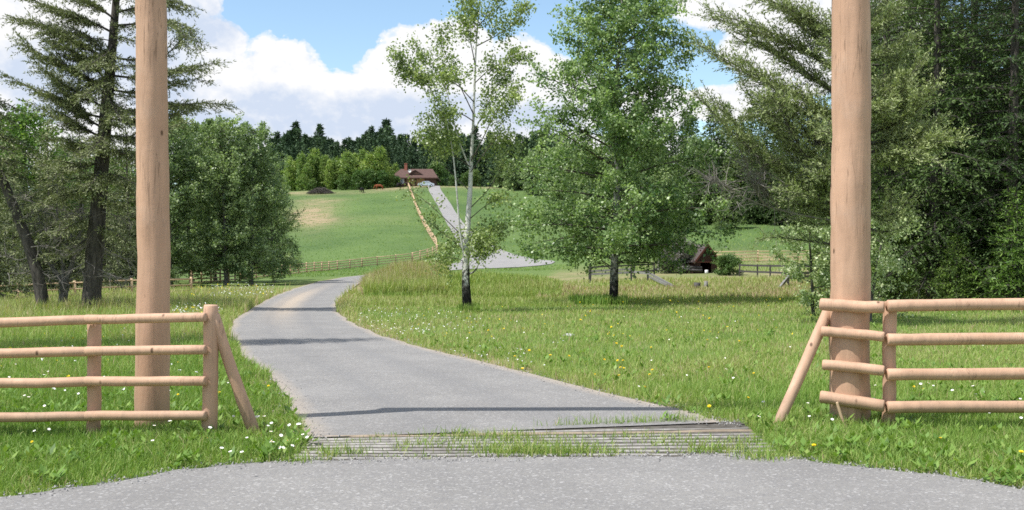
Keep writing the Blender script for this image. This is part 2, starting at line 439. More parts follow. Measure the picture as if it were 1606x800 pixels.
# ------------------------------------------------------------------ asphalt
m, nt, out = new_mat('old_asphalt')
wp = world_pos(nt)
n1 = noise(nt, .7, 5, .6, wp); n2 = noise(nt, 42.0, 3, .8, wp); n0 = noise(nt, 7.0, 5, .7, wp)
vo = nt.nodes.new('ShaderNodeTexVoronoi'); vo.inputs['Scale'].default_value = 55.0; nt.links.new(wp, vo.inputs['Vector'])
c = ramp(nt, n1, [(.3, (.208, .200, .190)), (.7, (.270, .260, .246))])
c = mixc(nt, ramp(nt, n0, [(.35, .35), (.65, 0.0)]), c, (.165, .16, .163))
c = mixc(nt, ramp(nt, n2, [(.30, .75), (.48, 0.0)]), c, (.10, .10, .105))
c = mixc(nt, ramp(nt, vo.outputs['Color'], [(.72, 0.0), (.92, .75)]), c, (.43, .42, .41))
cv_ = nt.nodes.new('ShaderNodeTexVoronoi'); cv_.feature = 'DISTANCE_TO_EDGE'; cv_.inputs['Scale'].default_value = .42
wv = nt.nodes.new('ShaderNodeVectorMath'); wv.operation = 'ADD'; nz_ = nt.nodes.new('ShaderNodeTexNoise'); nz_.inputs['Scale'].default_value = 1.7; nz_.inputs['Detail'].default_value = 5
nt.links.new(wp, nz_.inputs['Vector']); nt.links.new(wp, wv.inputs[0]); nt.links.new(nz_.outputs['Color'], wv.inputs[1]); nt.links.new(wv.outputs[0], cv_.inputs['Vector'])
ckm = mth(nt, 'MULTIPLY', ramp(nt, cv_.outputs['Distance'], [(0.0, .8), (.006, .5), (.013, 0.0)]), ramp(nt, noise(nt, .5, 2, .5, wp), [(.60, 0.0), (.72, .55)]))
c = mixc(nt, ckm, c, (.06, .058, .055))
pat = ramp(nt, noise(nt, .28, 6, .7, wp, 1.0), [(.38, .22), (.52, 0.0)])
c = mixc(nt, pat, c, (.155, .15, .148))
tr = attr(nt, 'dust')
c = mixc(nt, mth(nt, 'MULTIPLY', tr, mth(nt, 'MULTIPLY_ADD', n0, .7, .5)), c, (.42, .345, .265))
wear = attr(nt, 'wear')
c = mixc(nt, mth(nt, 'MULTIPLY', wear, mth(nt, 'MULTIPLY_ADD', n1, 1.0, .1)), c, (.155, .155, .16))
principled(nt, out, c, .85, .25, n2, .5, .01); M['asphalt'] = m

NC = 15
def loft(name, A, B, lift, label=None):
    n = len(A); u = np.linspace(0, 1, NC)
    P = A[:, None, :]*(1-u)[None, :, None] + B[:, None, :]*u[None, :, None]
    Z = ground_z(P[..., 0], P[..., 1])+lift(P[..., 1])
    V = np.concatenate([P, Z[..., None]], -1)
    ii = np.arange(n-1)[:, None]*NC+np.arange(NC-1)[None]
    mb = MB(); mb.add(V, np.stack([ii, ii+1, ii+NC+1, ii+NC], -1))
    o = mb.build(name, M['asphalt'], smooth=True); tag(o, kind='structure')
    return o, P, u
dr, P, u = loft('driveway', EL, ER, lambda Y: .022+.0007*np.maximum(Y-20, 0))
UU = np.broadcast_to(u[None], P.shape[:2]); Yd = P[..., 1]
dust = np.clip(np.exp(-((UU-.38)/.16)**2)*np.clip((Yd-26)/14, 0, 1)*1.0, 0, 1)*np.exp(-((Yd-52)/26)**2)
dust = np.maximum(dust, np.clip(1-np.minimum(UU, 1-UU)/.045, 0, 1)*.7)
wear = .55*(np.exp(-((UU-.30)/.05)**2)+np.exp(-((UU-.62)/.06)**2))
for nm, a in (('dust', dust), ('wear', wear)):
    at_ = dr.data.attributes.new(nm, 'FLOAT', 'POINT'); at_.data.foreach_set('value', np.ascontiguousarray(a, np.float32).ravel())
M['hill_gravel'] = flat_mat('pale_gravel_road', (.27, .262, .255), .95, .1, .16, .6)
hl, P, u = loft('hill_road', smooth_line(L2, 120, 4), smooth_line(R2, 120, 4), lambda Y: .03+.0002*Y); hl.data.materials[0] = M['hill_gravel']
# the public road and its apron in front of the gate
import bmesh
bm = bmesh.new()
vs = [bm.verts.new((x, y, .024)) for x, y in APRON]
f = bm.faces.new(vs); bmesh.ops.triangulate(bm, faces=[f], ngon_method='EAR_CLIP')
bmesh.ops.recalc_face_normals(bm, faces=bm.faces)
me = bpy.data.meshes.new('road'); bm.to_mesh(me); bm.free(); me.materials.append(M['asphalt'])
if me.polygons[0].normal.z < 0: me.flip_normals()
ro = bpy.data.objects.new('road', me); COL.objects.link(ro); tag(ro, kind='structure')

# ------------------------------------------------------------------ cattle guard
M['soil'] = flat_mat('packed_soil', (.10, .092, .08), .95, .1, .55, 9)
M['steel'] = flat_mat('worn_steel', (.29, .275, .255), .75, .25, .45, 7)
M['woodplank'] = flat_mat('sun_bleached_plank', (.30, .24, .18), .8, .2, .3, 4)
t = thing('cattle_guard', (0.15, 9.8, 0), 'cattle grid of worn steel rails with weeds sprouting through it between the two log fences', 'cattle grid')
mb = MB(); mb.add([(-2.15, 9.02-9.8, .010), (2.45, 9.15-9.8, .010), (2.45, 11.4-9.8, .010), (-2.15, 10.55-9.8, .010)], [[0,1,2,3]])
mb.build('bed', M['soil'], t)
for k in range(10):
    yy = 9.16+k*.165-9.8
    mb = MB(); x = np.linspace(-2.1+.015*k, 2.4, 9)
    tl = .055*(x/4)*k*.9
    mb.tube(np.stack([x, yy+tl+rng.normal(0, .004, 9), np.full(9, -.007)+rng.normal(0, .004, 9)], 1), .028, 8)
    mb.build('rail', M['steel'] if k != 8 else M['woodplank'], t, smooth=True)

# ------------------------------------------------------------------ gateway logs
def log(mb, a, b, ra, rb, n=14, sides=14, wob=.006, lump=.02):
    a, b = np.asarray(a, float), np.asarray(b, float)
    s = np.linspace(0, 1, n)[:, None]; P = a+(b-a)*s
    w = np.cumsum(rng.normal(0, wob*.6, (n, 3)), 0); w -= w[0]+(w[-1]-w[0])*s
    R = (ra+(rb-ra)*s[:, 0])*(1+rng.normal(0, .012, n))
    # slightly rounded saw-cut ends
    e = .010/np.linalg.norm(b-a)
    P = P+w
    P = np.vstack([P[0], P[0]+(P[1]-P[0])*e*n, P[1:-1], P[-1]-(P[-1]-P[-2])*e*n, P[-1]])
    R = np.r_[R[0]*.86, R[0], R[1:-1], R[-1], R[-1]*.86]
    mb.tube(P, R, sides, lump=lump)
def pole(px, py, Y, lab, lean, ra=.17, rb=.148):
    x = (px-CX)/F*Y; t = thing('gate_post', (x, Y, 0), lab, 'gate post')
    mb = MB(); log(mb, (0, 0, -.3), (lean, 0, 4.78), ra, rb, 34, 22, .005, .022); mb.build('log', M['log_pole'], t, smooth=True)
    mb = MB(); mb.tube([(lean, 0, 4.78), (lean, 0, 4.80)], [.11, .10], 14); mb.build('iron_cap', M['darkwood'], t)
    return t
pole(240, 668, 11.05, 'tall peeled log gate post standing behind the fence left of the drive', -.02)
pole(1335, 667, 11.16, 'tall thick peeled log gate post behind the fence right of the drive', .0, .197, .188)
mb = MB(); log(mb, (-4.02, 11.03, 4.95), (4.0, 11.17, 4.95), .15, .135, 24, 16, .006)
tag(mb.build('crossbeam', M['log_pole'], smooth=True), 'long peeled log laid across the tops of both gate posts', 'log beam')

# ------------------------------------------------------------------ the two log fences in front
t = thing('log_fence', (-3.4, 10.25, 0), 'four rail peeled log fence with slanting brace left of the cattle grid', 'fence')
def local(t, p): return np.asarray(p, float)-np.array(t.location)
def part_log(t, name, a, b, ra, rb, n=10, mat='log', sides=14, lump=.02, wob=.004):
    mb = MB(); log(mb, local(t, a), local(t, b), ra, rb, n, sides, wob, lump); return mb.build(name, M[mat], t, smooth=True)
eY, mY = 10.2, 10.5
part_log(t, 'post', (*pt(326, 700, eY)[:2], -.25), pt(331, 478, eY), .074, .068, 14, lump=.035)
part_log(t, 'post', (*pt(146, 700, mY)[:2], -.25), pt(148, 500, mY), .066, .064, 12, lump=.04)
part_log(t, 'post', (*pt(-62, 700, 10.7)[:2], -.25), pt(-60, 508, 10.7), .066, .064, 12)
part_log(t, 'post', (*pt(-268, 700, 10.85)[:2], -.25), pt(-266, 508, 10.85), .066, .064, 12)
part_log(t, 'brace', (*pt(405, 690, 10.32)[:2], -.05), pt(335, 493, 10.2), .060, .052, 10, lump=.03)
for (yl, ym, yr_) in ((507, 501, 497.5), (554, 551, 548.5), (598, 598, 597.5), (653, 652.5, 652)):
    part_log(t, 'rail', pt(134, ym, mY-.12), pt(323, yr_, eY-.115), .047, .044, 8)
    part_log(t, 'rail', pt(-200, yl+6, mY+.1), pt(137, ym+.5, mY-.125), .049, .046, 10)
    part_log(t, 'rail', pt(-470, yl+9, mY+.35), pt(-196, yl+6, mY+.11), .049, .047, 8)
t = thing('log_fence', (4.0, 10.9, 0), 'four rail peeled log fence with slanting brace in front of the right gate post', 'fence')
pY = 10.95
part_log(t, 'post', (*pt(1392, 700, pY)[:2], -.25), pt(1396, 473, pY), .064, .066, 14, lump=.05)
part_log(t, 'post', (*pt(1680, 700, pY)[:2], -.25), pt(1682, 475, pY), .066, .066, 12)
part_log(t, 'post', (*pt(1990, 700, pY)[:2], -.25), pt(1992, 475, pY), .066, .066, 12)
part_log(t, 'brace', (*pt(1212, 684, 10.85)[:2], -.05), pt(1303, 480, 11.24), .052, .060, 10, lump=.025)
for k, (xa, ya, yb, yc, yd, ra) in enumerate(((1286, 477, 482, 480, 475.5, .062), (1288, 519.5, 528.5, 532.5, 530, .052), (1290, 572, 581.5, 587.5, 586, .054), (1286, 622, 637, 639, 638, .062))):
    part_log(t, 'rail', pt(xa, ya, 11.06), pt(1387, yb, pY-.13), ra, ra*.98, 8)
    part_log(t, 'rail', pt(1391, yc, pY-.125), pt(1700, yd, pY-.13), .060, .060, 10)
    part_log(t, 'rail', pt(1696, yd, pY-.12), pt(2010, yd-1, pY-.12), .060, .058, 8)
mb = MB(); log(mb, (3.33, 10.85, -.1), (3.22, 10.88, .27), .022, .014, 5, 7, .004, .15)
tag(mb.build('broken_stake', M['farlog'], smooth=True), 'short broken wooden stake in the grass at the foot of the right gate post', 'stake')

# ------------------------------------------------------------------ the far rail fences
def rail_fence(name, pts, nr, h, label, group=None, mat='farlog', pr=.07, rr=.045, post_every=None, bottom=.18, flatrail=False, rail_ext=0.0, lower=0.0):
    P = [np.array([x, y, gz(x, y)-lower]) for x, y in pts]
    c = P[0]; t = thing(name, c, label, 'fence', group)
    for i, p in enumerate(P):
        mb = MB(); q = p-c
        if flatrail: mb.bar(q-[0, 0, .2], q+[0, 0, h+.1], pr*1.8, pr*1.8)
        else: mb.tube([q-[0, 0, .2], q+[0, 0, h*.5], q+[rng.normal(0, .015), 0, h+.12]], pr, 7)
        mb.build('post', M[mat], t, smooth=not flatrail)
    for k in range(nr):
        z = bottom+(h-bottom)*k/max(1, nr-1)
        mb = MB()
        for a, b in zip(P[:-1], P[1:]):
            a2, b2 = a-c+[0, -pr*.6, z+rng.normal(0, .012)], b-c+[0, -pr*.6, z+rng.normal(0, .012)]
            if flatrail: mb.bar(a2, b2, .04, rr*2.2)
            else: mb.tube([a2, (a2+b2)/2+[0, 0, rng.normal(0, .01)], b2], rr, 6)
        mb.build('rail', M[mat], t, smooth=not flatrail)
    return t
def along(pix, step):
    W = np.array([fl(*p) for p in pix]); L = np.linalg.norm(np.diff(W, axis=0), axis=1).sum()
    return [tuple(p) for p in resample(W, max(2, int(L/step)+1))]
rail_fence('post_and_rail_fence', along([(300,447),(360,442),(405,436.5),(466,430),(524,424),(577,418),(622,413.5),(646,411)], 2.6), 4, 1.15,
           'pale post and rail fence at the foot of the hill by the drive bend', pr=.085, rr=.06)
rail_fence('post_and_rail_fence', along([(647,410.5),(672,404),(686,398),(684,386),(668,360),(655,333),(645,307),(640,294)], 3.2), 4, 1.2,
           'tan post and rail fence climbing the hill beside the grey road to the house', pr=.09, rr=.06)
lf = [((px-CX)/F*Y, Y) for px, Y in ((-120, 57), (-40, 57.5), (28, 58), (118, 59), (207, 60), (300, 62))]
rail_fence('post_and_rail_fence', lf, 3, 1.0, 'pale two rail fence in tall grass behind the dark conifer trunks', bottom=.35)
rail_fence('post_and_rail_fence', along([(1120,412),(1173,411),(1222,410.5),(1310,410)], 4.0), 4, 1.15,
           'pale thin four rail fence across the meadow right of the shed')
rail_fence('plank_fence', [((px-CX)/F*Y, Y) for px, Y in ((1160, 93), (1188, 91), (1208, 89.5), (1231, 88), (1254, 86), (1300, 84))], 2, .95,
           'dark weathered two rail fence right of the shed and round green bush', mat='darkwood', pr=.06, rr=.07, flatrail=True, bottom=.42)
rail_fence('plank_fence', [((px-CX)/F*Y, Y) for px, Y in ((924, 90), (960, 90.5), (995, 91), (1026, 92))], 2, 1.1,
           'dark weathered fence behind the trunk of the full aspen', mat='darkwood', pr=.06, rr=.06, flatrail=True, bottom=.55)
def planks(label, segs, posts, Y):
    c = base(segs[0][0], Y); t = thing('plank_fence', c, label, 'fence')
    for (xa, ya, xb, yb, Yb) in segs:
        mb = MB(); mb.bar(pt(xa, ya, Y)-c, pt(xb, yb, Yb)-c, .05, .17); mb.build('plank', M['oldwood'], t)
    for (xa, ya, yb, Yb) in posts:
        mb = MB(); mb.bar(pt(xa, yb, Yb)-c-[0, 0, .3], pt(xa, ya, Yb)-c, .14, .14); mb.build('post', M['darkwood'], t)
planks('broken grey plank fence sagging into the grass near the full aspen', [(926,430,994,427,86.5), (926,425.5,994,422,86.5), (990,426,1019,429,80), (1016,427,1056,449,70), (1018,434,1046,447,70)],
       [(926,414,438,86), (1016,421,444,83), (990,419,436,86)], 87)
planks('grey plank fence with a slanting end brace in grass at right', [(1238,430,1300,425.5,71), (1238,435.5,1300,431.5,71)], [(1236,431,452,69.0)], 69.5)
mb = MB(); mb.bar(pt(1220, 455, 66.5), pt(1236.5, 434, 68.6), .13, .17)
tag(mb.build('leaning_plank', M['oldwood']), 'grey plank leaning on the end post of the fence right of the shed', 'plank')
def stump(px, y0, y1, Y, r, mat, label):
    b = base(px, Y); mb = MB(); top = pt(px, y0, Y)-b
    mb.tube([(0, 0, -.3), (.02, 0, top[2]*.5), (.03, 0, top[2])], [r*1.15, r, r*.9], 9, lump=.12)
    o = mb.build('stump', M[mat], smooth=True); o.location = b
    tag(o, label, 'stump')
stump(1093, 443, 455, 70, .22, 'darkwood', 'short dark wooden stump in tall grass below the shed')
stump(1107, 441, 456, 70, .14, 'oldwood', 'pale grey broken post in tall grass below the shed')

# small stones
def stone(x, y, s, label, mat, squash=.5, cat='stone'):
    bm = bmesh.new(); bmesh.ops.create_icosphere(bm, subdivisions=3, radius=1)
    ph = rng.uniform(0, 6, 3)
    for v in bm.verts:
        c = v.co
        k = 1+.16*math.sin(3*c.x+ph[0])*math.cos(2.6*c.y+ph[1])+.10*math.sin(5*c.z+ph[2]+2*c.x)
        v.co = Vector((c.x*k*s*1.25, c.y*k*s*.8, c.z*k*s*squash))
    me = bpy.data.meshes.new('stone'); bm.to_mesh(me); bm.free(); me.materials.append(M[mat])
    for p in me.polygons: p.use_smooth = True
    o = bpy.data.objects.new('stone', me); COL.objects.link(o); o.location = (x, y, gz(x, y)+s*.15)
    return tag(o, label, cat)
M['stone'] = flat_mat('field_stone', (.36, .36, .35), .85, .2, .3, 6)
M['bluestone'] = flat_mat('bluish_boulder', (.25, .31, .38), .7, .3, .3, 4)
x, y, z = at(893, 528); stone(x, y, .13, 'flat pale grey stone in the short grass right of the drive', 'stone', .35)
x = (852-CX)/F*76; stone(x, 76, .42, 'bluish grey boulder in the grass between the two aspens', 'bluestone', 1.0, 'boulder')
# ------------------------------------------------------------------ foliage helpers
def unit(v): return v/(np.linalg.norm(v, axis=-1, keepdims=True)+1e-9)
def put_leaves(mb, C, size, tint, mat=0, hang=.35, wide=.8):
    n = len(C)
    if n == 0: return
    A = unit(rng.normal(0, 1, (n, 3))+[0, 0, -hang])
    N = unit(rng.normal(0, 1, (n, 3))+[-.25, -.2, .6])
    W = unit(np.cross(A, N)); s = size*rng.uniform(.45, 1.45, n)[:, None]
    mb.cards(C, A*s, W*s*wide, mat, tint)
def polyline(P, n):
    P = np.asarray(P, float)
    if len(P) > 2: P = smooth_line(P, n, 2)
    else: P = resample(P, n)
    return P
def wiggle(P, a):
    n = len(P); w = np.cumsum(rng.normal(0, a, P.shape), 0); w -= w[0]
    return P+w*np.linspace(0, 1, n)[:, None]

def leafy_branch(wood, crown, P, r0, nl, lsize, spread=.22, start=.3, twigs=8, twl=.5, wm=0, upness=.25, mat=0, r1=.006, tl0=.5, tm=0):
    """a limb with side twigs; leaves gather round the twig ends"""
    P = polyline(P, 14); n = len(P)
    R = r0+(r1-r0)*np.linspace(0, 1, n)**.8
    wood.tube(P, R, 6 if r0 > .03 else 4, wm if r0 > .033 else tm, False)
    C, T = [], []
    L = np.linalg.norm(np.diff(P, axis=0), axis=1).sum()
    for k in range(twigs):
        u = start+(1-start)*(k+rng.uniform(0, 1))/twigs; f = u*(n-1); i = min(int(f), n-2)
        p = P[i]+(P[i+1]-P[i])*(f-i); d = unit(P[i+1]-P[i])
        dd = unit(d*.7+rng.normal(0, .75, 3)+[0, 0, upness]); l = twl*rng.uniform(.5, 1.3)*(1.15-.5*u)
        q = np.array([p, p+dd*l*.5, p+dd*l+[0, 0, -.05*l]])
        wood.tube(q, [max(.004, R[i]*.4), .005, .0025], 3, tm, False)
        m = max(1, int(nl/twigs*rng.uniform(.3, 1.7)))
        tt = rng.uniform(.15, 1.1, m)[:, None]
        C.append(p+dd*l*tt+rng.normal(0, 1, (m, 3))*spread*[1, 1, .8]*rng.uniform(.5, 1.1)); T.append(np.clip(rng.normal(tl0+rng.normal(0, .22), .2, m), 0, 1))
    if C: put_leaves(crown, np.concatenate(C), lsize, np.concatenate(T), mat)

# ------------------------------------------------------------------ the thin birch-like aspen by the drive (limbs read from the photograph, own depth each)
Yb = 39.6; b0 = base(733, Yb)
t = thing('aspen_tree', b0, 'slender white barked aspen with thin airy crown between the drive and the fuller aspen', 'tree', 'aspens in the meadow')
wood, crown = MB(), MB()
def PX(pts, Y, d0, d1, o):
    n = len(pts); return np.array([pt(px, py, Y+d0+(d1-d0)*(i/(n-1))**1.0)-o for i, (px, py) in enumerate(pts)])
tr = polyline(PX([(733,497),(732,470),(730,440),(731,410),(732,380),(735,330),(738,290),(739,250),(742,200),(744,140),(746,80),(751,20),(756,-45)], Yb, 0, .3, b0), 40)
wood.tube(tr, np.interp(np.linspace(0, 1, 40), [0, .04, .15, .33, .45, .55, 1], [.22, .17, .13, .095, .062, .048, .012]), 12, 0, False, lump=.05)
limbs = [  # pixels, depth drift, radius, leaves, start, twigs
 ([(735,418),(722,392),(719,330),(714,270),(708,215),(694,165),(668,125),(640,100),(612,84)], -1.2, .062, 1150, .58, 17),
 ([(738,265),(724,235),(712,195),(703,150),(692,112),(668,90),(650,72)], .9, .045, 560, .4, 13),
 ([(739,252),(752,228),(768,195),(784,165),(815,142)], -1.0, .04, 380, .45, 11),
 ([(743,180),(724,140),(703,100),(692,62),(688,42)], 1.2, .035, 480, .35, 12),
 ([(745,100),(737,60),(728,22),(722,-8)], -.7, .03, 420, .25, 11),
 ([(748,72),(775,58),(803,42),(826,12)], .8, .03, 420, .3, 11),
 ([(745,130),(768,108),(790,98),(822,92)], -.9, .03, 420, .3, 11),
 ([(741,210),(762,172),(778,132),(796,122)], 1.1, .035, 420, .35, 11),
 ([(738,270),(760,240),(785,205),(799,170),(803,150)], -.5, .03, 150, .5, 9),
 ([(742,190),(722,176),(702,180),(682,200),(662,222)], .6, .03, 330, .35, 10),
 ([(743,160),(716,130),(690,122),(655,112),(632,120)], -.8, .03, 400, .35, 11),
 ([(748,60),(742,30),(740,0),(742,-20)], .5, .025, 330, .2, 10),
 ([(750,40),(770,20),(782,-5),(790,-25)], -.5, .025, 300, .2, 10),
 ([(738,262),(722,250),(706,240),(690,236),(672,205)], -.4, .028, 270, .4, 9),
 ([(739,246),(756,236),(775,225),(800,226)], .4, .025, 240, .4, 9),
 ([(734,330),(768,296),(784,268),(797,235)], .4, .028, 45, .6, 8),
 ([(733,378),(700,345),(664,312),(640,296)], .6, .03, 26, .6, 8),
 ([(735,345),(758,325),(778,312),(800,314)], -.5, .028, 60, .5, 8),
 ([(732,430),(745,428),(752,410),(753,395),(768,372)], -.5, .055, 420, .5, 11),
 ([(731,395),(712,378),(694,366),(668,344)], .7, .026, 120, .4, 8),
 ([(732,392),(748,372),(768,362),(790,362)], .5, .026, 300, .3, 9),
 ([(731,412),(714,404),(698,404),(682,412)], -.5, .022, 190, .3, 8),
 ([(732,405),(744,392),(758,388),(776,394)], -.8, .022, 230, .3, 8),
 ([(731,360),(720,372),(712,384),(700,392)], .5, .018, 110, .3, 7),
 ([(737,300),(712,275),(690,255),(676,238),(660,186)], .8, .025, 60, .5, 8),
]
for P, dd, r, nl, st, tw in limbs:
    leafy_branch(wood, crown, PX(P, Yb, .1, dd, b0), r*.75, int(nl*2.2+280), .088, .22, st*.85, tw+3, .62, upness=.3, tm=1)
wood.build('trunk', [M['birch'], M['twig']], t, smooth=True)
crown.build('crown', M['lf_birch'], t, tint=True)

# ------------------------------------------------------------------ round-crowned trees in general
def broadleaf(H, prof, z0, nb, nl, lsize, r0=.16, up=.35, lean=(0, 0), stems=1, spread=.25, tw=9, twl=.6, clump=1.0, trunk_top=.93):
    wood, crown = MB(), MB()
    zt = np.linspace(-.3, H*trunk_top, 26); k = np.clip(zt/H, 0, 1)
    for sidx in range(stems):
        ox, oy = (0, 0) if stems == 1 else rng.normal(0, .5, 2)
        w = np.cumsum(rng.normal(0, .03*H/12, (26, 2)), 0); w -= w[0]
        sp = 0 if stems == 1 else .35
        P = np.stack([ox+w[:, 0]+(lean[0]+sp*ox)*k**1.3*H*.1*(1 if stems == 1 else 3), oy+w[:, 1]+(lean[1]+sp*oy)*k**1.3*H*.1*(1 if stems == 1 else 3), zt], 1)
        wood.tube(P, r0*(1-.93*k)**.9+.01+.12*r0*np.exp(-zt/.35), 10, 0, False, lump=.04)
        m = nb//stems
        for i in range(m):
            u = (i+rng.uniform(0, 1))/m
            z = z0+(H*trunk_top-z0)*u**.92
            Rm = np.interp((z-z0)/(H-z0), *prof)
            L = Rm*rng.uniform(.62, 1.08)
            az = i*2.4+rng.uniform(-.5, .5)
            j = np.interp(z, zt, np.arange(26)); c = np.array([np.interp(z, zt, P[:, a]) for a in range(3)])
            d = np.array([math.cos(az), math.sin(az), 0])
            rise = up*L*rng.uniform(.4, 1.5)*(1 if u > .25 else .45)
            Q = np.array([c+d*L*s+[0, 0, rise*s-(.12*L*s*s if u < .3 else 0)] for s in np.linspace(0, 1, 6)])
            Q = wiggle(Q, .05*L/3)
            leafy_branch(wood, crown, Q, max(.012, min(.07, r0*.4*(1-.6*u))), int(nl/nb*(.4+1.1*L/max(.3, np.mean(prof[1])))), lsize,
                         spread*clump, .18, max(4, int(tw*L/2.2)), twl*min(1.4, .5+L/3.5), upness=.3, wm=1, tm=1)
    return wood, crown

# the full aspen with the dark foot
Ya = 47.5; b1 = base(960, Ya)
t = thing('aspen_tree', b1, 'tall full leafy aspen with a dark trunk foot standing in yellow flowers in the meadow', 'tree', 'aspens in the meadow')
prof = ([0, .05, .12, .24, .4, .52, .62, .75, .9, 1], [2.6, 4.4, 5.0, 4.5, 3.8, 3.2, 3.1, 3.0, 2.2, .5])
wood, crown = broadleaf(14.4, prof, 1.75, 120, 54000, .114, .185, .34, (0.12, .1), spread=.17, tw=11, twl=.75)
for P, dd, nl in ((([(961,420),(930,400),(895,392),(855,395),(830,404)]), -1.5, 700), ([(962,400),(1000,392),(1030,384),(1052,372)], -.8, 600), ([(961,410),(976,412),(986,406),(992,418)], -.6, 160),
                  ([(961,425),(946,412),(935,414),(925,425)], .5, 100), ([(962,380),(910,350),(850,340),(800,322),(775,310)], .8, 900), ([(962,350),(1020,330),(1060,318),(1085,300)], .4, 800)):
    leafy_branch(wood, crown, PX(P, Ya, 0, dd, b1), .03, int(nl*1.2), .122, .24, .25, 14, .7, wm=1, tm=1)
wood.build('trunk', [M['aspen_bark'], M['twig']], t, smooth=True); crown.build('crown', M['lf_aspen'], t, tint=True)

# ------------------------------------------------------------------ needle trees
def needle_branch(wood, crown, P, r0, twl, clen, cw, step, twn, mat=0, start=.15, droop=.25, tl=.5, flat=.25, wm=0, dens=1.0, sides=4):
    P = polyline(P, 12); n = len(P)
    R = r0+(.006-r0)*np.linspace(0, 1, n)
    if wood is not None: wood.tube(P, R, sides, wm, False)
    dirs = unit(np.gradient(P, axis=0))
    C, A, W, T = [], [], [], []
    us = np.linspace(start, 1, twn)
    for k, u in enumerate(us):
        f = min(u*(n-1), n-1.001); i = int(f); p = P[i]+(P[i+1]-P[i])*(f-i); d = dirs[i]
        side = unit(np.cross(d, [0, 0, 1.0]))
        for sg in ((-1, 1) if k < twn-1 else (0,)):
            dd = unit(d*(.75 if sg else 1)+side*sg*rng.uniform(.5, 1.0)+[0, 0, rng.normal(-droop*.5, flat)])
            l = twl*rng.uniform(.55, 1.25)*(1.15-.75*abs(u-.45))
            m = max(2, int(l/step*dens)); s = np.linspace(.05, 1, m)[:, None]
            c = p+dd*l*s+np.array([0, 0, -1.0])*droop*l*s**2*.6
            c = c+rng.normal(0, .02, c.shape)
            if wood is not None and l > .35: wood.tube(np.array([p, p+dd*l*.8+[0, 0, -droop*l*.4]]), [.009, .004], 3, wm, False)
            a = unit(dd*.75+rng.normal(0, .55, (m, 3)))*clen*rng.uniform(.7, 1.3, (m, 1))
            w = unit(np.cross(a, unit(rng.normal(0, .6, (m, 3))+[0, 0, .9])))*cw*rng.uniform(.7, 1.3, (m, 1))
            C.append(c); A.append(a); W.append(w); T.append(np.clip(rng.normal(tl+.15*s[:, 0]-.05, .2, m), 0, 1))
    if C: crown.cards(np.concatenate(C), np.concatenate(A), np.concatenate(W), mat, np.concatenate(T))
def conifer(H, R, z0, nb, clen, cw, step, twn, r0=.2, up=.15, droop=.3, ragged=.25, dead=0, twl=.35, shape=.8, wood_twigs=False, dens=1.0, sides=8):
    wood, crown = MB(), MB()
    zt = np.linspace(-.4, H, 18); k = np.clip(zt/H, 0, 1)
    w = np.cumsum(rng.normal(0, .012*H/14, (18, 2)), 0); w -= w[0]
    P = np.stack([w[:, 0], w[:, 1], zt], 1)
    wood.tube(P, r0*(1-.97*k)+.008+.25*r0*np.exp(-np.maximum(zt, 0)/.4), sides, 0, False, lump=.05)
    for i in range(nb):
        u = ((i+rng.uniform(0, 1))/nb)**1.08; z = z0+(H*.985-z0)*u
        L = R*(max(0, 1-u)**shape)*rng.uniform(1-ragged*1.3, 1+ragged*.6)+.12
        if u < .10: L *= rng.uniform(.55, 1)
        az = i*2.39996+rng.uniform(-.5, .5); d = np.array([math.cos(az), math.sin(az), 0])
        c = np.array([np.interp(z, zt, P[:, a]) for a in range(3)])
        Q = np.array([c+d*L*s+[0, 0, L*(up*(1 if u > .5 else u*2)*s-droop*s*s*(1.1-u)+.16*s**4*droop)] for s in np.linspace(0, 1, 6)])
        needle_branch(wood, crown, Q, max(.012, .05*L/3), twl*L+.12, clen, cw, step, max(4, int(twn*L/R*1.1)), droop=droop, tl=.42+.15*u, dens=dens, start=.12)
    for i in range(dead):
        z = rng.uniform(.12*z0+.6, z0+1.0); L = R*rng.uniform(.2, .5); az = rng.uniform(0, 6.3); d = np.array([math.cos(az), math.sin(az), 0])
        c = np.array([np.interp(z, zt, P[:, a]) for a in range(3)])
        wood.tube(wiggle(np.array([c+d*L*s+[0, 0, -.25*L*s*s] for s in np.linspace(0, 1, 5)]), .03), [.022, .018, .013, .009, .004], 4, 0, False)
    return wood, crown

def bare_twigs(mb, P, r0, n, l, mat=0, start=.2):
    P = polyline(P, 12); m = len(P); mb.tube(P, np.linspace(r0, .006, m), 5, mat, False)
    for k in range(n):
        f = rng.uniform(start, 1)*(m-1.01); i = int(f); p = P[i]+(P[i+1]-P[i])*(f-i); d = unit(P[i+1]-P[i])
        dd = unit(d*.5+rng.normal(0, .7, 3)); ll = l*rng.uniform(.3, 1.2)
        q = wiggle(np.array([p+dd*ll*s for s in np.linspace(0, 1, 4)]), .04)
        mb.tube(q, [.011, .009, .006, .003], 3, mat, False)
        for e in range(2):
            p2 = q[rng.integers(1, 4)]; d2 = unit(dd+rng.normal(0, .7, 3)); mb.tube(np.array([p2, p2+d2*ll*.4]), [.006, .003], 3, mat, False)

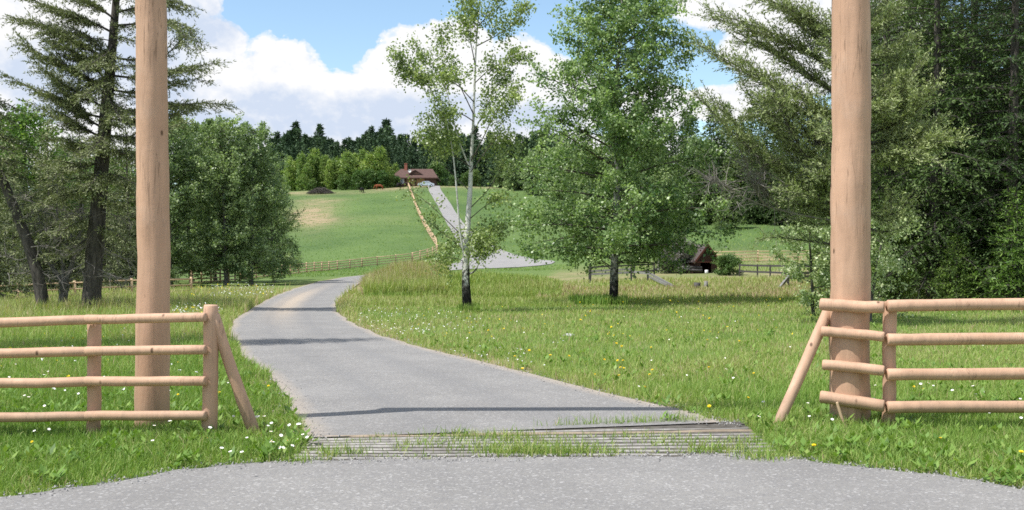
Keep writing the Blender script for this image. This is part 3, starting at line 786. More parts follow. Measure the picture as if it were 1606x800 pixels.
# ---- the ragged conifer at left, limbs read from the photograph
Yl = 39.2; b2 = base(143, Yl)
t = thing('conifer_tree', b2, 'tall ragged dark conifer with thick trunk behind the left gate post', 'tree')
wood, crown = MB(), MB()
tr = polyline(PX([(142,498),(144,470),(147,420),(152,350),(158,280),(163,220),(168,160),(174,95),(179,40),(184,-30),(190,-130)], Yl, 0, .2, b2), 30)
wood.tube(tr, np.interp(np.linspace(0, 1, 30), [0, .05, .3, .6, .8, 1], [.40, .33, .28, .185, .125, .06]), 12, 0, False, lump=.06)
LL = [ # px path, depth, twig length, twig count
 ([(178,52),(140,32),(100,18),(62,6),(44,-6)], -1.2, .75, 22), ([(180,30),(150,8),(115,-12),(80,-28)], .8, .7, 18),
 ([(173,95),(140,78),(98,52),(60,36),(20,28)], -.8, .8, 26), ([(173,100),(150,62),(118,46),(92,38)], 1.0, .6, 14),
 ([(168,140),(130,118),(90,95),(58,84),(34,62)], -1.4, .75, 24), ([(169,130),(145,100),(110,78),(76,66)], .8, .7, 18),
 ([(163,185),(130,178),(96,162),(56,140),(8,118)], .4, .6, 26), ([(165,170),(130,150),(98,130),(60,100)], 1.4, .7, 20),
 ([(160,215),(125,200),(92,188),(60,165)], -1.5, .7, 18), ([(160,200),(128,182),(106,150),(86,128)], -.5, .7, 18),
 ([(181,40),(215,38),(262,30),(300,42),(312,76)], -.8, .65, 20), ([(182,20),(220,10),(262,-2),(300,10)], .8, .6, 16),
 ([(175,90),(215,96),(258,92),(285,60),(300,48)], .9, .5, 14), ([(172,118),(220,124),(262,112),(306,104),(346,98)], -1.0, .6, 24),
 ([(170,140),(215,148),(262,138),(300,122),(330,128)], .9, .5, 16), ([(166,175),(214,176),(262,168),(310,160),(362,164)], -.6, .65, 26),
 ([(165,185),(215,192),(262,184),(305,170)], 1.2, .6, 16), ([(163,210),(210,222),(255,206),(290,190)], -1.4, .6, 16),
 ([(160,235),(130,232),(100,222),(70,215)], 1.0, .65, 16), ([(160,232),(190,240),(222,246)], -1.2, .6, 12),
 ([(158,255),(126,262),(96,262),(66,256)], -1.6, .6, 15), ([(157,270),(188,276),(216,290)], -1.6, .55, 12),
 ([(156,295),(120,300),(90,310),(60,318)], -1.0, .55, 14), ([(155,310),(184,322),(214,330)], -1.4, .5, 10),
 ([(152,335),(125,345),(100,360),(74,366)], -1.6, .5, 13), ([(150,352),(180,366),(205,384)], -1.0, .5, 10),
 ([(150,365),(122,385),(96,398),(70,400)], -.6, .45, 11), ([(164,200),(162,215),(150,228),(140,238)], -2.6, .7, 12), ([(158,262),(150,280),(138,296)], -2.6, .6, 10),
 ([(172,110),(168,125),(150,140),(130,150)], -2.4, .7, 14), ([(168,150),(180,170),(190,190)], -2.5, .6, 12), ([(176,70),(168,85),(150,95),(136,104)], -2.0, .7, 14),
]
for P, dd, twl, tn in LL:
    for rep in range(3):
        Q = PX(P, Yl, 0, dd if rep == 0 else dd*.3+rng.normal(0, 1.0), b2)+(0 if rep == 0 else rng.normal(0, .12, 3)*np.linspace(0, 1, len(P))[:, None])
        if rep: Q = Q[0]+(Q-Q[0])*rng.uniform(.6, .95)
        needle_branch(wood, crown, Q, .045 if rep == 0 else .022, twl*(1.1 if rep < 2 else .8), .13, .036, .045, int(tn*1.2), droop=.25, tl=.45, start=.2, dens=1.55, flat=.24)
for i in range(34):
    u = rng.uniform(.30, .97); c = tr[int(u*29)]; az = rng.uniform(-2.6, -.5); L = rng.uniform(.7, 2.2)
    Q = np.array([c+np.array([math.cos(az), math.sin(az), 0])*L*s+[0, 0, .12*L*s-.25*L*s*s] for s in np.linspace(0, 1, 5)])
    needle_branch(wood, crown, Q, .02, .55, .13, .036, .045, 11, droop=.25, tl=.45, dens=1.2)
dead = MB()
for P in ([(150,400),(120,420),(98,430),(78,436)], [(148,420),(176,432),(204,440)], [(152,370),(128,392),(100,402)], [(158,290),(132,270),(108,262),(84,280)], [(160,262),(140,246),(122,244)],
          [(150,352),(110,332),(70,322),(22,310)], [(149,380),(180,400),(206,410)], [(153,330),(182,338),(210,352)], [(150,345),(120,352),(84,372)]):
    bare_twigs(dead, PX(P, Yl, 0, rng.uniform(-1.6, -.3), b2), .022, 22, .75)
wood.build('trunk', M['bark_dark'], t, smooth=True); crown.build('crown', M['nd_left'], t, tint=True); dead.build('dead_branches', M['deadtwig'], t)
# ---- the leaning one
b3 = base(68, 39.5)
t = thing('conifer_tree', b3, 'leaning dark conifer trunk tilting out of frame beside the ragged conifer', 'tree')
wood, crown, dead = MB(), MB(), MB()
tr = polyline(PX([(70,496),(66,470),(60,430),(46,385),(26,335),(4,282),(-24,215),(-50,150),(-70,60),(-80,-20)], 39.5, 0, .4, b3), 26)
wood.tube(tr, np.linspace(.235, .05, 26), 10, 0, False, lump=.06)
for i in range(46):
    u = rng.uniform(.38, 1); c = tr[int(u*25)]; az = rng.uniform(0, 6.28); L = rng.uniform(1.0, 2.3)*(1.15-.6*u)
    Q = np.array([c+np.array([math.cos(az), math.sin(az), 0])*L*s+[0, 0, .1*L*s-.35*L*s*s] for s in np.linspace(0, 1, 5)])
    needle_branch(wood, crown, Q, .03, .55, .15, .045, .06, 11, droop=.3, tl=.45)
for P in ([(50,400),(30,410),(10,400),(-10,405)], [(40,370),(60,362),(90,352)], [(58,420),(36,430),(12,428)], [(30,345),(56,330),(84,326)], [(46,388),(74,384),(98,396)]):
    bare_twigs(dead, PX(P, 39.5, 0, rng.uniform(-1, .5), b3), .02, 18, .6)
wood.build('trunk', M['bark_dark'], t, smooth=True); crown.build('crown', M['nd_left'], t, tint=True); dead.build('dead_branches', M['deadtwig'], t)
# ---- short gnarled tree between the two
b4 = base(100, 40.5)
t = thing('gnarled_tree', b4, 'short forked tree with mottled grey bark between the two dark conifer trunks', 'tree')
wood, crown, dead = MB(), MB(), MB()
tr = polyline(PX([(100,496),(99,470),(101,448),(99,436)], 40.5, 0, 0, b4), 10)
wood.tube(tr, [.21, .18, .17, .165, .165, .17, .175, .18, .18, .14], 10, 0, True, lump=.12)
for P, r, n in (([(98,442),(88,430),(76,410),(60,385),(52,350)], .09, 10), ([(102,442),(110,428),(116,400),(128,360),(130,320)], .10, 10), ([(100,440),(98,410),(92,370),(88,330),(90,290)], .08, 10),
             ([(98,446),(84,434),(64,428)], .05, 6), ([(102,444),(118,436),(140,420)], .05, 6), ([(96,400),(112,370),(120,330)], .05, 8), ([(90,380),(70,360),(56,330),(44,300)], .05, 8)):
    Q = polyline(PX(P, 40.5, 0, rng.uniform(-.8, .8), b4), 10); wood.tube(Q, np.linspace(r, .02, 10), 7, 0, False, lump=.1)
    bare_twigs(dead, Q, .02, 16, .7, start=.3)
    for j in range(n):
        c = Q[rng.integers(4, 10)]; az = rng.uniform(0, 6.28); L = rng.uniform(.6, 1.4)
        needle_branch(wood, crown, np.array([c+np.array([math.cos(az), math.sin(az), 0])*L*s+[0, 0, -.25*L*s*s] for s in np.linspace(0, 1, 4)]), .02, .45, .14, .045, .06, 8, droop=.3, tl=.5)
wood.build('trunk', M['bark_grey'], t, smooth=True); crown.build('crown', M['nd_left'], t, tint=True); dead.build('dead_branches', M['deadtwig'], t)

# ---- the olive green conifer whose limbs reach over the meadow at right
Yr = 31.0; b5 = base(1348, Yr)
t = thing('conifer_tree', b5, 'olive green conifer with long limbs reaching out from behind the right gate post', 'tree')
wood, crown, dead = MB(), MB(), MB()
tr = polyline(PX([(1349,515),(1347,450),(1346,380),(1343,300),(1341,220),(1340,120),(1342,0),(1345,-150)], Yr, 0, 0, b5), 22)
wood.tube(tr, np.linspace(.34, .13, 22), 12, 0, False, lump=.05)
RL = [
 ([(1342,220),(1299,182),(1248,146),(1188,120),(1128,90),(1086,58)], -1.0, .62, 38, .5), ([(1342,140),(1300,100),(1240,62),(1170,36),(1112,18)], .6, .62, 34, .5),
 ([(1342,80),(1290,40),(1230,10),(1180,-10)], -.8, .6, 26, .5), ([(1341,180),(1290,130),(1230,92),(1190,66),(1150,50)], .9, .65, 28, .5),
 ([(1344,318),(1290,292),(1250,285),(1209,264),(1175,238),(1142,205),(1113,168),(1090,148)], -.8, .62, 44, .55), ([(1342,262),(1300,232),(1250,205),(1205,190),(1170,182)], .4, .65, 30, .5),
 ([(1343,282),(1290,255),(1240,235),(1205,200),(1180,160),(1165,130)], 1.0, .6, 28, .5), ([(1341,200),(1280,180),(1225,165),(1190,150)], -1.8, .6, 24, .6),
 ([(1343,300),(1295,268),(1255,236),(1232,190),(1220,140)], -1.2, .6, 28, .6), ([(1342,110),(1300,66),(1255,30),(1225,-5)], 1.2, .6, 22, .45),
 ([(1345,345),(1300,330),(1262,322),(1225,318)], .6, .55, 20, .5), ([(1345,335),(1302,316),(1262,296),(1230,290)], -1.4, .55, 20, .5),
 ([(1346,392),(1300,382),(1250,376),(1215,370),(1196,374)], -.6, .5, 20, .6),
 ([(1344,360),(1310,350),(1280,352),(1250,346)], -.4, .5, 14, .5),
 ([(1342,200),(1375,180),(1400,160),(1415,140),(1420,122)], -1.0, .5, 24, .75), ([(1342,215),(1395,200),(1435,180),(1456,150),(1466,128)], -1.2, .5, 26, .85),
 ([(1343,240),(1400,235),(1450,228),(1488,222),(1506,214)], -1.4, .55, 30, .8), ([(1343,225),(1395,222),(1440,205),(1480,188)], -.6, .5, 26, .8),
 ([(1343,250),(1385,255),(1425,248),(1462,250)], -1.8, .5, 22, .75), ([(1342,190),(1370,178),(1390,160)], -1.8, .5, 16, .75), ([(1342,160),(1380,150),(1410,135),(1430,100)], .8, .5, 18, .5),
 ([(1344,330),(1385,342),(1412,332),(1426,310)], -1.2, .4, 18, .75), ([(1345,350),(1380,366),(1410,360),(1434,342)], -.8, .4, 16, .65), ([(1341,100),(1390,80),(1430,60)], .4, .5, 16, .4),
 ([(1342,60),(1380,40),(1410,10)], -.6, .5, 16, .4), ([(1341,130),(1320,100),(1300,60)], -2.2, .6, 16, .5), ([(1342,230),(1318,212),(1290,206)], -2.4, .6, 16, .55), ([(1344,290),(1310,280),(1280,270)], -2.4, .6, 16, .55),
]
for P, dd, twl, tn, tl in RL:
    for rep in range(3 if P[-1][1] < 330 else 1):
        Q = PX(P, Yr, 0, dd if rep == 0 else dd+rng.normal(0, .6), b5)+(0 if rep == 0 else rng.normal(0, .22, 3)*np.linspace(0, 1, len(P))[:, None])
        if rep: Q = Q[0]+(Q-Q[0])*rng.uniform(.72, .95)
        needle_branch(wood, crown, Q, .05 if rep == 0 else .02, twl*1.15, .11, .032, .028, int(tn*1.15), droop=-.05, tl=tl, start=.22, flat=.38, sides=6)
for P in ([(1345,352),(1303,346),(1233,333),(1175,316),(1142,295),(1115,270)], [(1200,322),(1180,290),(1170,255),(1164,245)], [(1175,315),(1190,285),(1196,262)], [(1225,330),(1200,300),(1186,285)],
          [(1344,240),(1300,225),(1262,222)], [(1344,270),(1304,262),(1262,268)], [(1150,300),(1128,285),(1112,284)]):
    bare_twigs(dead, PX(P, Yr, 0, -.8, b5), .035, 42, .75, start=.3)
wood.build('trunk', M['bark_mid'], t, smooth=True); crown.build('crown', M['nd_right'], t, tint=True); dead.build('dead_branches', M['deadtwig'], t)

# ------------------------------------------------------------------ kinds that repeat: one of each, then copies that share its meshes
def proto(name, label, cat, group, wood, crown, bark, leaf):
    t = thing(name, (0, 0, -500), label, cat, group)
    wood.build('trunk', [M[bark], M['twig']], t, smooth=True); crown.build('crown', M[leaf], t, tint=True)
    return t
used = set()
def place(p, px, Y, sc, label=None, group=None, dz=-.1, tilt=None):
    b = base(px, Y)+[0, 0, dz]; rz = rng.uniform(0, 6.28)
    tl = tilt if tilt is not None else (rng.normal(0, .02), rng.normal(0, .02))
    if p.name not in used:
        used.add(p.name); p.location = b; p.rotation_euler = (tl[0], tl[1], rz); p.scale = (sc, sc, sc) if np.isscalar(sc) else sc
        if label: p['label'] = label
        if group: p['group'] = group
        return p
    return dup(p, b, rz, sc, label, group, tl)

# dark wood at right
G = 'dark conifers in the wood at right'; LAB = 'dark conifer standing in the dense shady wood behind the right log fence'
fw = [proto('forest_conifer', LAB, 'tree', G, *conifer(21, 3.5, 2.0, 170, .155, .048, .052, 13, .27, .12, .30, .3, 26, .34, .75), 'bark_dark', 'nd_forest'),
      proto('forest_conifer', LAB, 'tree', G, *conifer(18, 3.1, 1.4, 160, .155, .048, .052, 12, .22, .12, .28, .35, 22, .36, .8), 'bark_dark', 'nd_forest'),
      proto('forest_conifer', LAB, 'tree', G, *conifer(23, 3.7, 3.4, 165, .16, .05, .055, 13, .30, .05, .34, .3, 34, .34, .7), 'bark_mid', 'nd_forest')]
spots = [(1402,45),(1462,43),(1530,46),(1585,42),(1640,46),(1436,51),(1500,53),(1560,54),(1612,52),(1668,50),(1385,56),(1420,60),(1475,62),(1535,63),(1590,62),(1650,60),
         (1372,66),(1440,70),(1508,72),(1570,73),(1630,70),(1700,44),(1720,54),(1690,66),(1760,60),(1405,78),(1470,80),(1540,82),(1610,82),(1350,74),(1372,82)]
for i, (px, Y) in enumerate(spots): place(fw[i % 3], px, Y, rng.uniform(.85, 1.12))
# leafy undergrowth trees in the wood
ub = [proto('understorey_tree', 'small bright leafy tree growing under the dark conifers at right', 'tree', 'small leafy trees in the wood', *broadleaf(5.2, ([0, .3, .7, 1], [.7, 1.4, 1.2, .2]), .5, 26, 4200, .10, .05, .4), 'bark_mid', 'lf_bright')]
for px, Y, s in ((1380,44,.9),(1425,47,1.0),(1480,48,.8),(1545,44,.75),(1590,48,1.0),(1440,43,.55),(1510,50,1.2),(1622,46,1.0),(1400,52,1.3),(1568,58,1.3)): place(ub[0], px, Y, s)
sap = proto('fir_sapling', 'young bright green fir lit by the sun at the edge of the dark wood', 'tree', 'young firs at the edge of the wood', *conifer(5.0, 1.5, .3, 75, .17, .05, .065, 12, .05, .2, .25, .25, 0, .42, .7), 'bark_mid', 'lf_bright')
for px, Y, s in ((1598,40,.95),(1642,41,1.2),(1500,41,.6)): place(sap, px, Y, s)
# pale willow just left of the right gate post
w = broadleaf(3.1, ([0, .2, .5, .8, 1], [.7, 1.15, 1.25, .9, .2]), .25, 50, 9000, .085, .05, .5, stems=3, spread=.16, tw=8, twl=.45)
t = proto('willow_shrub', 'pale green willow shrub against the left edge of the right gate post', 'shrub', None, *w, 'bark_mid', 'lf_willow'); place(t, 1288, 35.5, 1.04)
w = broadleaf(3.0, ([0, .2, .5, .8, 1], [1.25, 1.6, 1.5, 1.0, .2]), .15, 54, 8000, .14, .05, .4, stems=3, spread=.2, tw=7, twl=.5)
t = proto('round_bush', 'round dark green bush just right of the brown shed', 'bush', None, *w, 'bark_mid', 'lf_bush'); place(t, 1146, 95, (.72, .72, .60))
w = broadleaf(3.6, ([0, .2, .5, .8, 1], [1.5, 1.9, 1.8, 1.2, .3]), .2, 50, 8000, .15, .05, .4, stems=3, spread=.22, tw=7, twl=.5)
t = proto('lilac_bush', 'greyish flowering lilac bush against the left side of the brown shed', 'bush', None, *w, 'bark_mid', 'lf_lilac'); place(t, 1058, 100, .92)
w = broadleaf(1.6, ([0, .3, .7, 1], [.5, .8, .7, .2]), .05, 30, 3000, .07, .03, .4, stems=2, spread=.14, tw=6, twl=.3)
t = proto('small_shrub', 'low leafy shrub in the grass left of the right gate post', 'shrub', None, *w, 'bark_mid', 'lf_bush'); place(t, 1296, 40, 1.0)

# poplar clump left of the drive
G = 'poplars clumped left of the drive'
pp = [proto('poplar_tree', 'dark green bushy poplar in the clump where the drive bends', 'tree', G, *broadleaf(15.5, ([0, .1, .3, .55, .8, 1], [3.2, 3.9, 3.9, 3.2, 2.0, .5]), .7, 92, 26000, .16, .2, .5, spread=.2, tw=10, twl=.9), 'bark_grey', 'lf_poplar'),
      proto('poplar_tree', 'dark green bushy poplar in the clump where the drive bends', 'tree', G, *broadleaf(14, ([0, .1, .3, .55, .8, 1], [2.8, 3.4, 3.4, 3.0, 1.9, .5]), .9, 80, 23000, .16, .17, .55, (.3, 0), spread=.2, tw=9, twl=.9), 'bark_grey', 'lf_poplar')]
for i, (px, Y, s) in enumerate(((394,94,.93),(354,92,1.04),(430,101,.74),(300,100,1.08),(268,90,.95),(338,106,1.12))): place(pp[i % 2], px, Y, s)

# trees behind the left conifers
G = 'trees beyond the meadow at left'
lb = proto('leafy_tree', 'bright green leafy tree beyond the pale fence at left', 'tree', G, *broadleaf(13, ([0, .1, .3, .55, .8, 1], [2.4, 3.4, 3.6, 2.9, 1.8, .4]), .8, 70, 14000, .20, .17, .5, spread=.34, tw=9, twl=.9), 'bark_mid', 'lf_bright')
lc = proto('back_conifer', 'dark conifer beyond the pale fence at left', 'tree', G, *conifer(15, 3.2, .8, 120, .26, .085, .11, 12, .18, .12, .3, .3, 8, .36, .8), 'bark_dark', 'nd_left')
for i, (px, Y, s) in enumerate(((48,84,1.12),(110,96,1.0),(15,92,.86),(182,90,.86),(-30,86,1.0),(150,104,.95),(78,110,.95),(-90,95,1.0))): place(lb, px, Y, s)
for i, (px, Y, s) in enumerate(((80,80,.86),(20,78,.70),(128,82,.85),(205,84,.92),(-45,80,1.1),(165,78,.75),(225,112,1.1),(-15,100,.95))): place(lc, px, Y, s)
# the conifer whose tips show at the left edge and the slender spruce out of view that shades the drive
place(lc, -66, 50, .95, 'dark conifer mostly beyond the left edge of the frame', None)
w = conifer(17.5, 1.0, 3.0, 110, .22, .07, .09, 8, .16, .1, .3, .3, 0, .5, .35)
t = proto('slender_spruce', 'slender tall spruce standing left of the drive', 'tree', None, *w, 'bark_dark', 'nd_left'); t.location = (-12.3, 20.0, 0); used.add(t.name)

# ridge of far conifers
G = 'conifers along the far ridge'; LAB = 'dark blue green conifer in the wood along the far ridge'
fr = [proto('ridge_conifer', LAB, 'tree', G, *conifer(20, r, .5, 125, .95, .42, .30, 9, .25, .1, .32, .35, 0, .42, sh, sides=5), 'bark_dark', 'nd_far') for r, sh in ((4.3, .85), (5.0, .8), (3.8, .95))]
n = 0
for Y, px0, px1, st, tops in ((338, 385, 700, 12, (226, 242)), (348, 380, 905, 11, (216, 234)), (360, 376, 905, 10, (208, 226)), (376, 376, 905, 10, (203, 220)), (395, 376, 905, 24, (193, 214)), (345, 700, 905, 13, (218, 240))):
    px = px0
    while px < px1:
        top = rng.uniform(*tops)+8*math.sin(px*.05); YY_ = Y+rng.uniform(-7, 7); b = base(px, YY_)
        h = (CAMH-(top-HY)/F*YY_)-b[2]
        if px > 700: h *= .95
        place(fr[n % 3], px, YY_, (h/20*rng.uniform(.85, 1.15), h/20*rng.uniform(.85, 1.15), h/20)); n += 1
        px += st*rng.uniform(.7, 1.3)
# wood behind the full aspen and above the meadow at right
G = 'trees of the wood beyond the meadow'
mc = proto('hillside_conifer', 'dark conifer in the wood beyond the meadow at right', 'tree', G, *conifer(18, 3.9, .5, 150, .55, .22, .17, 10, .24, .1, .32, .3, 4, .40, .75), 'bark_dark', 'nd_forest')
mp = proto('hillside_poplar', 'leafy green tree in the wood beyond the meadow', 'tree', G, *broadleaf(14, ([0, .1, .3, .55, .8, 1], [2.6, 3.6, 3.8, 3.1, 2.0, .5]), .9, 64, 11000, .32, .2, .5, spread=.42, tw=9, twl=1.0), 'bark_mid', 'lf_poplar')
for i, (px, Y, top) in enumerate(((1010,178,195),(1050,172,190),(1085,176,178),(1120,180,165),(1160,176,178),(1200,172,172),(1240,178,190),(1280,172,160),(1030,200,180),(1075,205,170),(1140,205,160),(1180,200,166),(1220,205,175),
        (1000,230,190),(960,240,195),(920,255,198),(885,265,200),(850,275,205),(820,285,212),(790,292,222),(1105,168,232),(1185,168,225),(1225,166,235),(1265,165,230),(1310,168,170),(1350,165,160),(1330,190,160),(1062,166,240))):
    b = base(px, Y); h = (CAMH-(top-HY)/F*Y)-b[2]
    place(mc, px, Y, (h/18*rng.uniform(.9, 1.15),)*2+(h/18,))
for px, Y, top in ((1000,160,250),(1035,158,262),(880,250,225),(935,225,232),(980,190,225),(835,268,238),(1020,215,215),(1096,172,215),(800,280,250),(1290,160,262),(1320,150,250),(905,242,240),(865,258,246)):
    b = base(px, Y); h = (CAMH-(top-HY)/F*Y)-b[2]; place(mp, px, Y, (h/14*1.1, h/14*1.1, h/14))
# a dark tree alone in the meadow (its trunk shows above the pale fence)
b = base(1145, 160); h = (CAMH-(262-HY)/F*160)-b[2]
place(mc, 1145, 160, (h/18*1.15, h/18*1.15, h/18), 'dark conifer standing forward of the wood with its trunk on the meadow edge', None, dz=0)

# young yellow-green poplars left of the house
G = 'young poplars left of the house'
yp = [proto('young_poplar', 'young yellow green poplar in the grove left of the house', 'tree', G, *broadleaf(10, ([0, .15, .4, .7, 1], [1.3, 1.9, 1.7, 1.0, .15]), .3, 46, 4200, .30, .10, .8, spread=.42, tw=7, twl=.7), 'bark_grey', 'lf_young') for k in range(2)]
for i in range(38):
    px = 450+i*4.5+rng.uniform(-4, 4); Y = 301+rng.uniform(-2, 18)+(6 if i < 5 else 0); b = base(px, Y)
    top = 243+8*math.sin(i*1.1)+rng.uniform(-9, 16)+(6 if px < 480 else 0)+(8 if px > 605 else 0)
    h = (CAMH-(top-HY)/F*Y)-b[2]; place(yp[i % 2], px, Y, (h/10*rng.uniform(.8, 1.2),)*2+(h/10,))
dbush = proto('grove_shrub', 'darker green shrub in front of the young poplar grove', 'shrub', 'shrubs in front of the poplar grove', *broadleaf(6, ([0, .2, .5, .8, 1], [1.8, 2.4, 2.4, 1.5, .3]), .2, 40, 3200, .34, .08, .5, stems=2, spread=.4, tw=7, twl=.8), 'bark_grey', 'lf_bush')
for px, Y, s in ((490,298,.5),(536,297,.7),(560,297,.85),(578,298,.9),(596,299,.8),(608,301,.7),(620,303,.5)): place(dbush, px, Y, s)
# shrubs about the house
for px, Y, s in ((712,297,.5),(728,298,.6),(746,298,.8),(690,321,1.2)): place(dbush, px, Y, s, 'green shrub beside the parked silver car and the house', 'shrubs beside the house')
# ------------------------------------------------------------------ shed
M['shedwall'] = flat_mat('brown_boards', (.055, .026, .019), var=.35, scale=4)
M['shedroof'] = flat_mat('grey_shingles', (.085, .068, .062), var=.3, scale=6)
M['shedred'] = flat_mat('red_brown_trim', (.13, .045, .032), var=.25)
Ys = 99; bS = base(1107, Ys)
t = thing('shed', bS, 'small dark brown wooden shed with steep gable roof and open front beside the round bush', 'shed', rz=math.radians(20))
W, D, E, Rg = 2.3, 3.2, 1.2, 2.55
mb = MB()
for k in range(11):     # front boards above the opening
    x = -W/2+(k+.5)*W/11; top = E+(Rg-E)*(1-abs(x)/(W/2))-.06
    mb.box((x, 0, (1.02+top)/2), (W/11*.93, .05, max(.05, top-1.02)))
for k in range(3): mb.box((-W/2+.10+k*.2, .0, .5), (.18, .05, 1.04)); mb.box((W/2-.10-k*.2, .0, .5), (.18, .05, 1.04))
for sx in (-1, 1): mb.box((sx*W/2, D/2, E/2), (.06, D, E))
mb.box((0, D, 1.0), (W-.08, .06, 2.0)); mb.box((0, D, 2.1), (1.1, .06, .5))
mb.build('wall', M['shedwall'], t)
mb = MB()
ov = .28
for sx in (-1, 1):
    a = np.array([0, D/2-.05, Rg+.05]); b = np.array([sx*(W/2+ov), D/2-.05, E-.30+.05]); d = b-a; L = np.linalg.norm(d); d /= L
    mb.box((a+b)/2, (L, D+.7, .07), axes=np.array([d, [0, 1, 0], np.cross(d, [0, 1, 0])]))
mb.build('roof', M['shedroof'], t)
mb = MB()
for sx in (-1, 1): mb.bar((0, -.40, Rg-.03), (sx*(W/2+ov), -.40, E-.33), .06, .14)
mb.box((0, -.07, 2.05), (1.3, .06, .10)); mb.box((0, -.065, 2.35), (.10, .05, .5)); mb.box((0, -.06, 1.0), (W, .07, .12))
mb.build('gable_trim', M['shedred'], t)
mb = MB(); mb.tube([(-1.9, -.7, .3), (-.45, -.75, .22)], .13, 8); mb.tube([(-1.9, -.5, .55), (-.45, -.55, .48)], .12, 8)
tag(mb.build('log_pile', M['darkwood'], smooth=True), 'dark logs lying in front of the shed opening', 'logs').location = bS
mb = MB(); mb.tube([(0, 0, 0), (0, 0, .1), (0, 0, .34), (0, 0, .36)], [.12, .15, .15, .04], 12)
M['whitepail'] = flat_mat('white_plastic', (.7, .7, .68), .4, .4, .05)
o = mb.build('bucket', M['whitepail'], smooth=True); tag(o, 'white bucket at the mouth of the shed', 'bucket'); o.location = base(1108, 97.6)

# ------------------------------------------------------------------ house on the hill
M['hwall'] = flat_mat('dark_brown_siding', (.075, .040, .028), var=.2, scale=2)
M['hroof'] = flat_mat('brown_roof', (.105, .064, .054), .85, .2, .2, 1.5)
M['hdoor'] = flat_mat('ochre_door', (.26, .17, .075), .7, .3, .12)
M['hbrick'] = flat_mat('red_brick', (.30, .11, .075), var=.2)
M['white'] = flat_mat('white_paint', (.75, .75, .74), .5, .4, .05)
M['glass'] = flat_mat('window_glass', (.30, .34, .40), .08, .6, .1)
Yh = 306; bH = base(652, Yh); k = Yh/F
t = thing('house', bH, 'brown low house with ochre garage door and red chimney at the top of the hill', 'house')
X0, X1 = (617-652)*k, (682-652)*k; E, Rg, D = 2.55, 5.3, 10.0
mb = MB(); mb.box(((X0+X1)/2, D/2, E/2-.5), (X1-X0, D, E+1))
mb.build('wall', M['hwall'], t)
r = MB(); ov = .9
V = [(X0-ov, -ov, E-.15), (X1+ov, -ov, E-.15), (X1+ov, D+ov, E-.15), (X0-ov, D+ov, E-.15), (X0+1.6, D*.5, Rg), (X1-1.0, D*.5, Rg),
     (X0-ov, -ov, E-.4), (X1+ov, -ov, E-.4), (X1+ov, D+ov, E-.4), (X0-ov, D+ov, E-.4)]
r.add(V, [[0,1,5,4],[2,3,4,5],[6,7,1,0],[7,8,2,1],[8,9,3,2],[9,6,0,3],[9,8,7,6]], [[3,0,4],[1,2,5]])
rf = r.build('roof', M['hroof'], t)
mb = MB(); cx = (634-652)*k; mb.box((cx, D*.45, Rg+.1), (.8, .8, 2.6)); mb.box((cx, D*.45, Rg+1.45), (.95, .95, .15)); mb.build('chimney', M['hbrick'], rf)
mb = MB(); gx = (651-652)*k   # low cross gable over the entrance
V = [(gx-2.3, .6, E+.95), (gx+2.3, .6, E+.95), (gx, .6, E+2.05), (gx, 3.6, E+2.05)]
mb.add(V, None, [[0,2,3],[1,3,2]]); mb.build('gable_roof', M['hroof'], rf)
mb = MB(); mb.add([(gx-1.9, .75, E+.93), (gx+1.9, .75, E+.93), (gx, .75, E+1.85)], None, [[0,1,2]]); mb.build('gable_wall', M['hwall'], rf)
mb = MB(); a = np.linspace(0, 6.283, 13)[:-1]; sx = (642.5-652)*k
Pn = np.stack([sx+.45*np.cos(a), np.full(12, -.1), E+1.75+.45*np.sin(a)], 1)
mb.add(np.vstack([Pn, [[sx, .1, E+1.75]]]), None, [[i, (i+1) % 12, 12] for i in range(12)]); mb.tube([(sx, .1, E+1.7), (sx, 1.1, E+.95)], .04, 6)
mb.build('satellite_dish', M['white'], rf)
for a, b, w in ((638, 650.5, 0), (653.5, 666, 0)):
    mb = MB(); mb.box(((a+b)/2*k-652*k, -.03, 1.12), ((b-a)*k, .06, 2.25))
    for q in range(1, 4): mb.box(((a+b)/2*k-652*k, -.07, q*.56), ((b-a)*k, .02, .03))
    mb.build('garage_door', M['hdoor'], t)
mb = MB(); mb.box(((631-652)*k, -.03, 1.45), (1.0, .08, 1.5)); wn = mb.build('window', M['white'], t)
mb = MB(); mb.box(((631-652)*k, -.08, 1.45), (.8, .04, 1.3)); mb.build('pane', M['glass'], wn)
mb = MB(); mb.box(((635.5-652)*k, -.05, .95), (.35, .1, 2.2)); mb.box(((652-652)*k, -.05, .95), (.3, .1, 2.2)); mb.build('post', M['hwall'], t)

# ------------------------------------------------------------------ silver car by the house
M['silver'] = flat_mat('silver_paint', (.58, .62, .68), .25, .6, .03, metal=.3)
M['tyre'] = flat_mat('tyre_rubber', (.02, .02, .02))
b = base(668, 291); t = thing('parked_car', b+[0, 0, .08], 'silver car parked at the top of the drive beside the house', 'car', rz=math.radians(12))
prof_ = [(-2.1, .35), (-2.15, .75), (-1.95, .95), (-1.3, 1.02), (-.75, 1.45), (.6, 1.5), (1.35, 1.05), (2.0, .9), (2.15, .65), (2.1, .35)]
mb = MB()
n = len(prof_); L_ = np.array([(x, -.85+(.14 if z > 1.1 else 0), z) for x, z in prof_]); R_ = L_*[1, -1, 1]
mb.add(np.vstack([L_, R_]), [[i, (i+1) % n, n+(i+1) % n, n+i] for i in range(n)])
for A in (L_, R_):
    c = A.mean(0); mb.add(np.vstack([A, [c]]), None, [[i, (i+1) % n, n] for i in range(n)])
mb.build('body', M['silver'], t)
for sy in (-1, 1):
    mb = MB(); V = np.array([(-1.12, sy*.80, 1.05), (-.68, sy*.735, 1.40), (.55, sy*.735, 1.43), (1.1, sy*.80, 1.08)]); V[:, 1] += sy*.03
    mb.add(V, [[0, 1, 2, 3]]); mb.build('side_window', M['glass'], t)
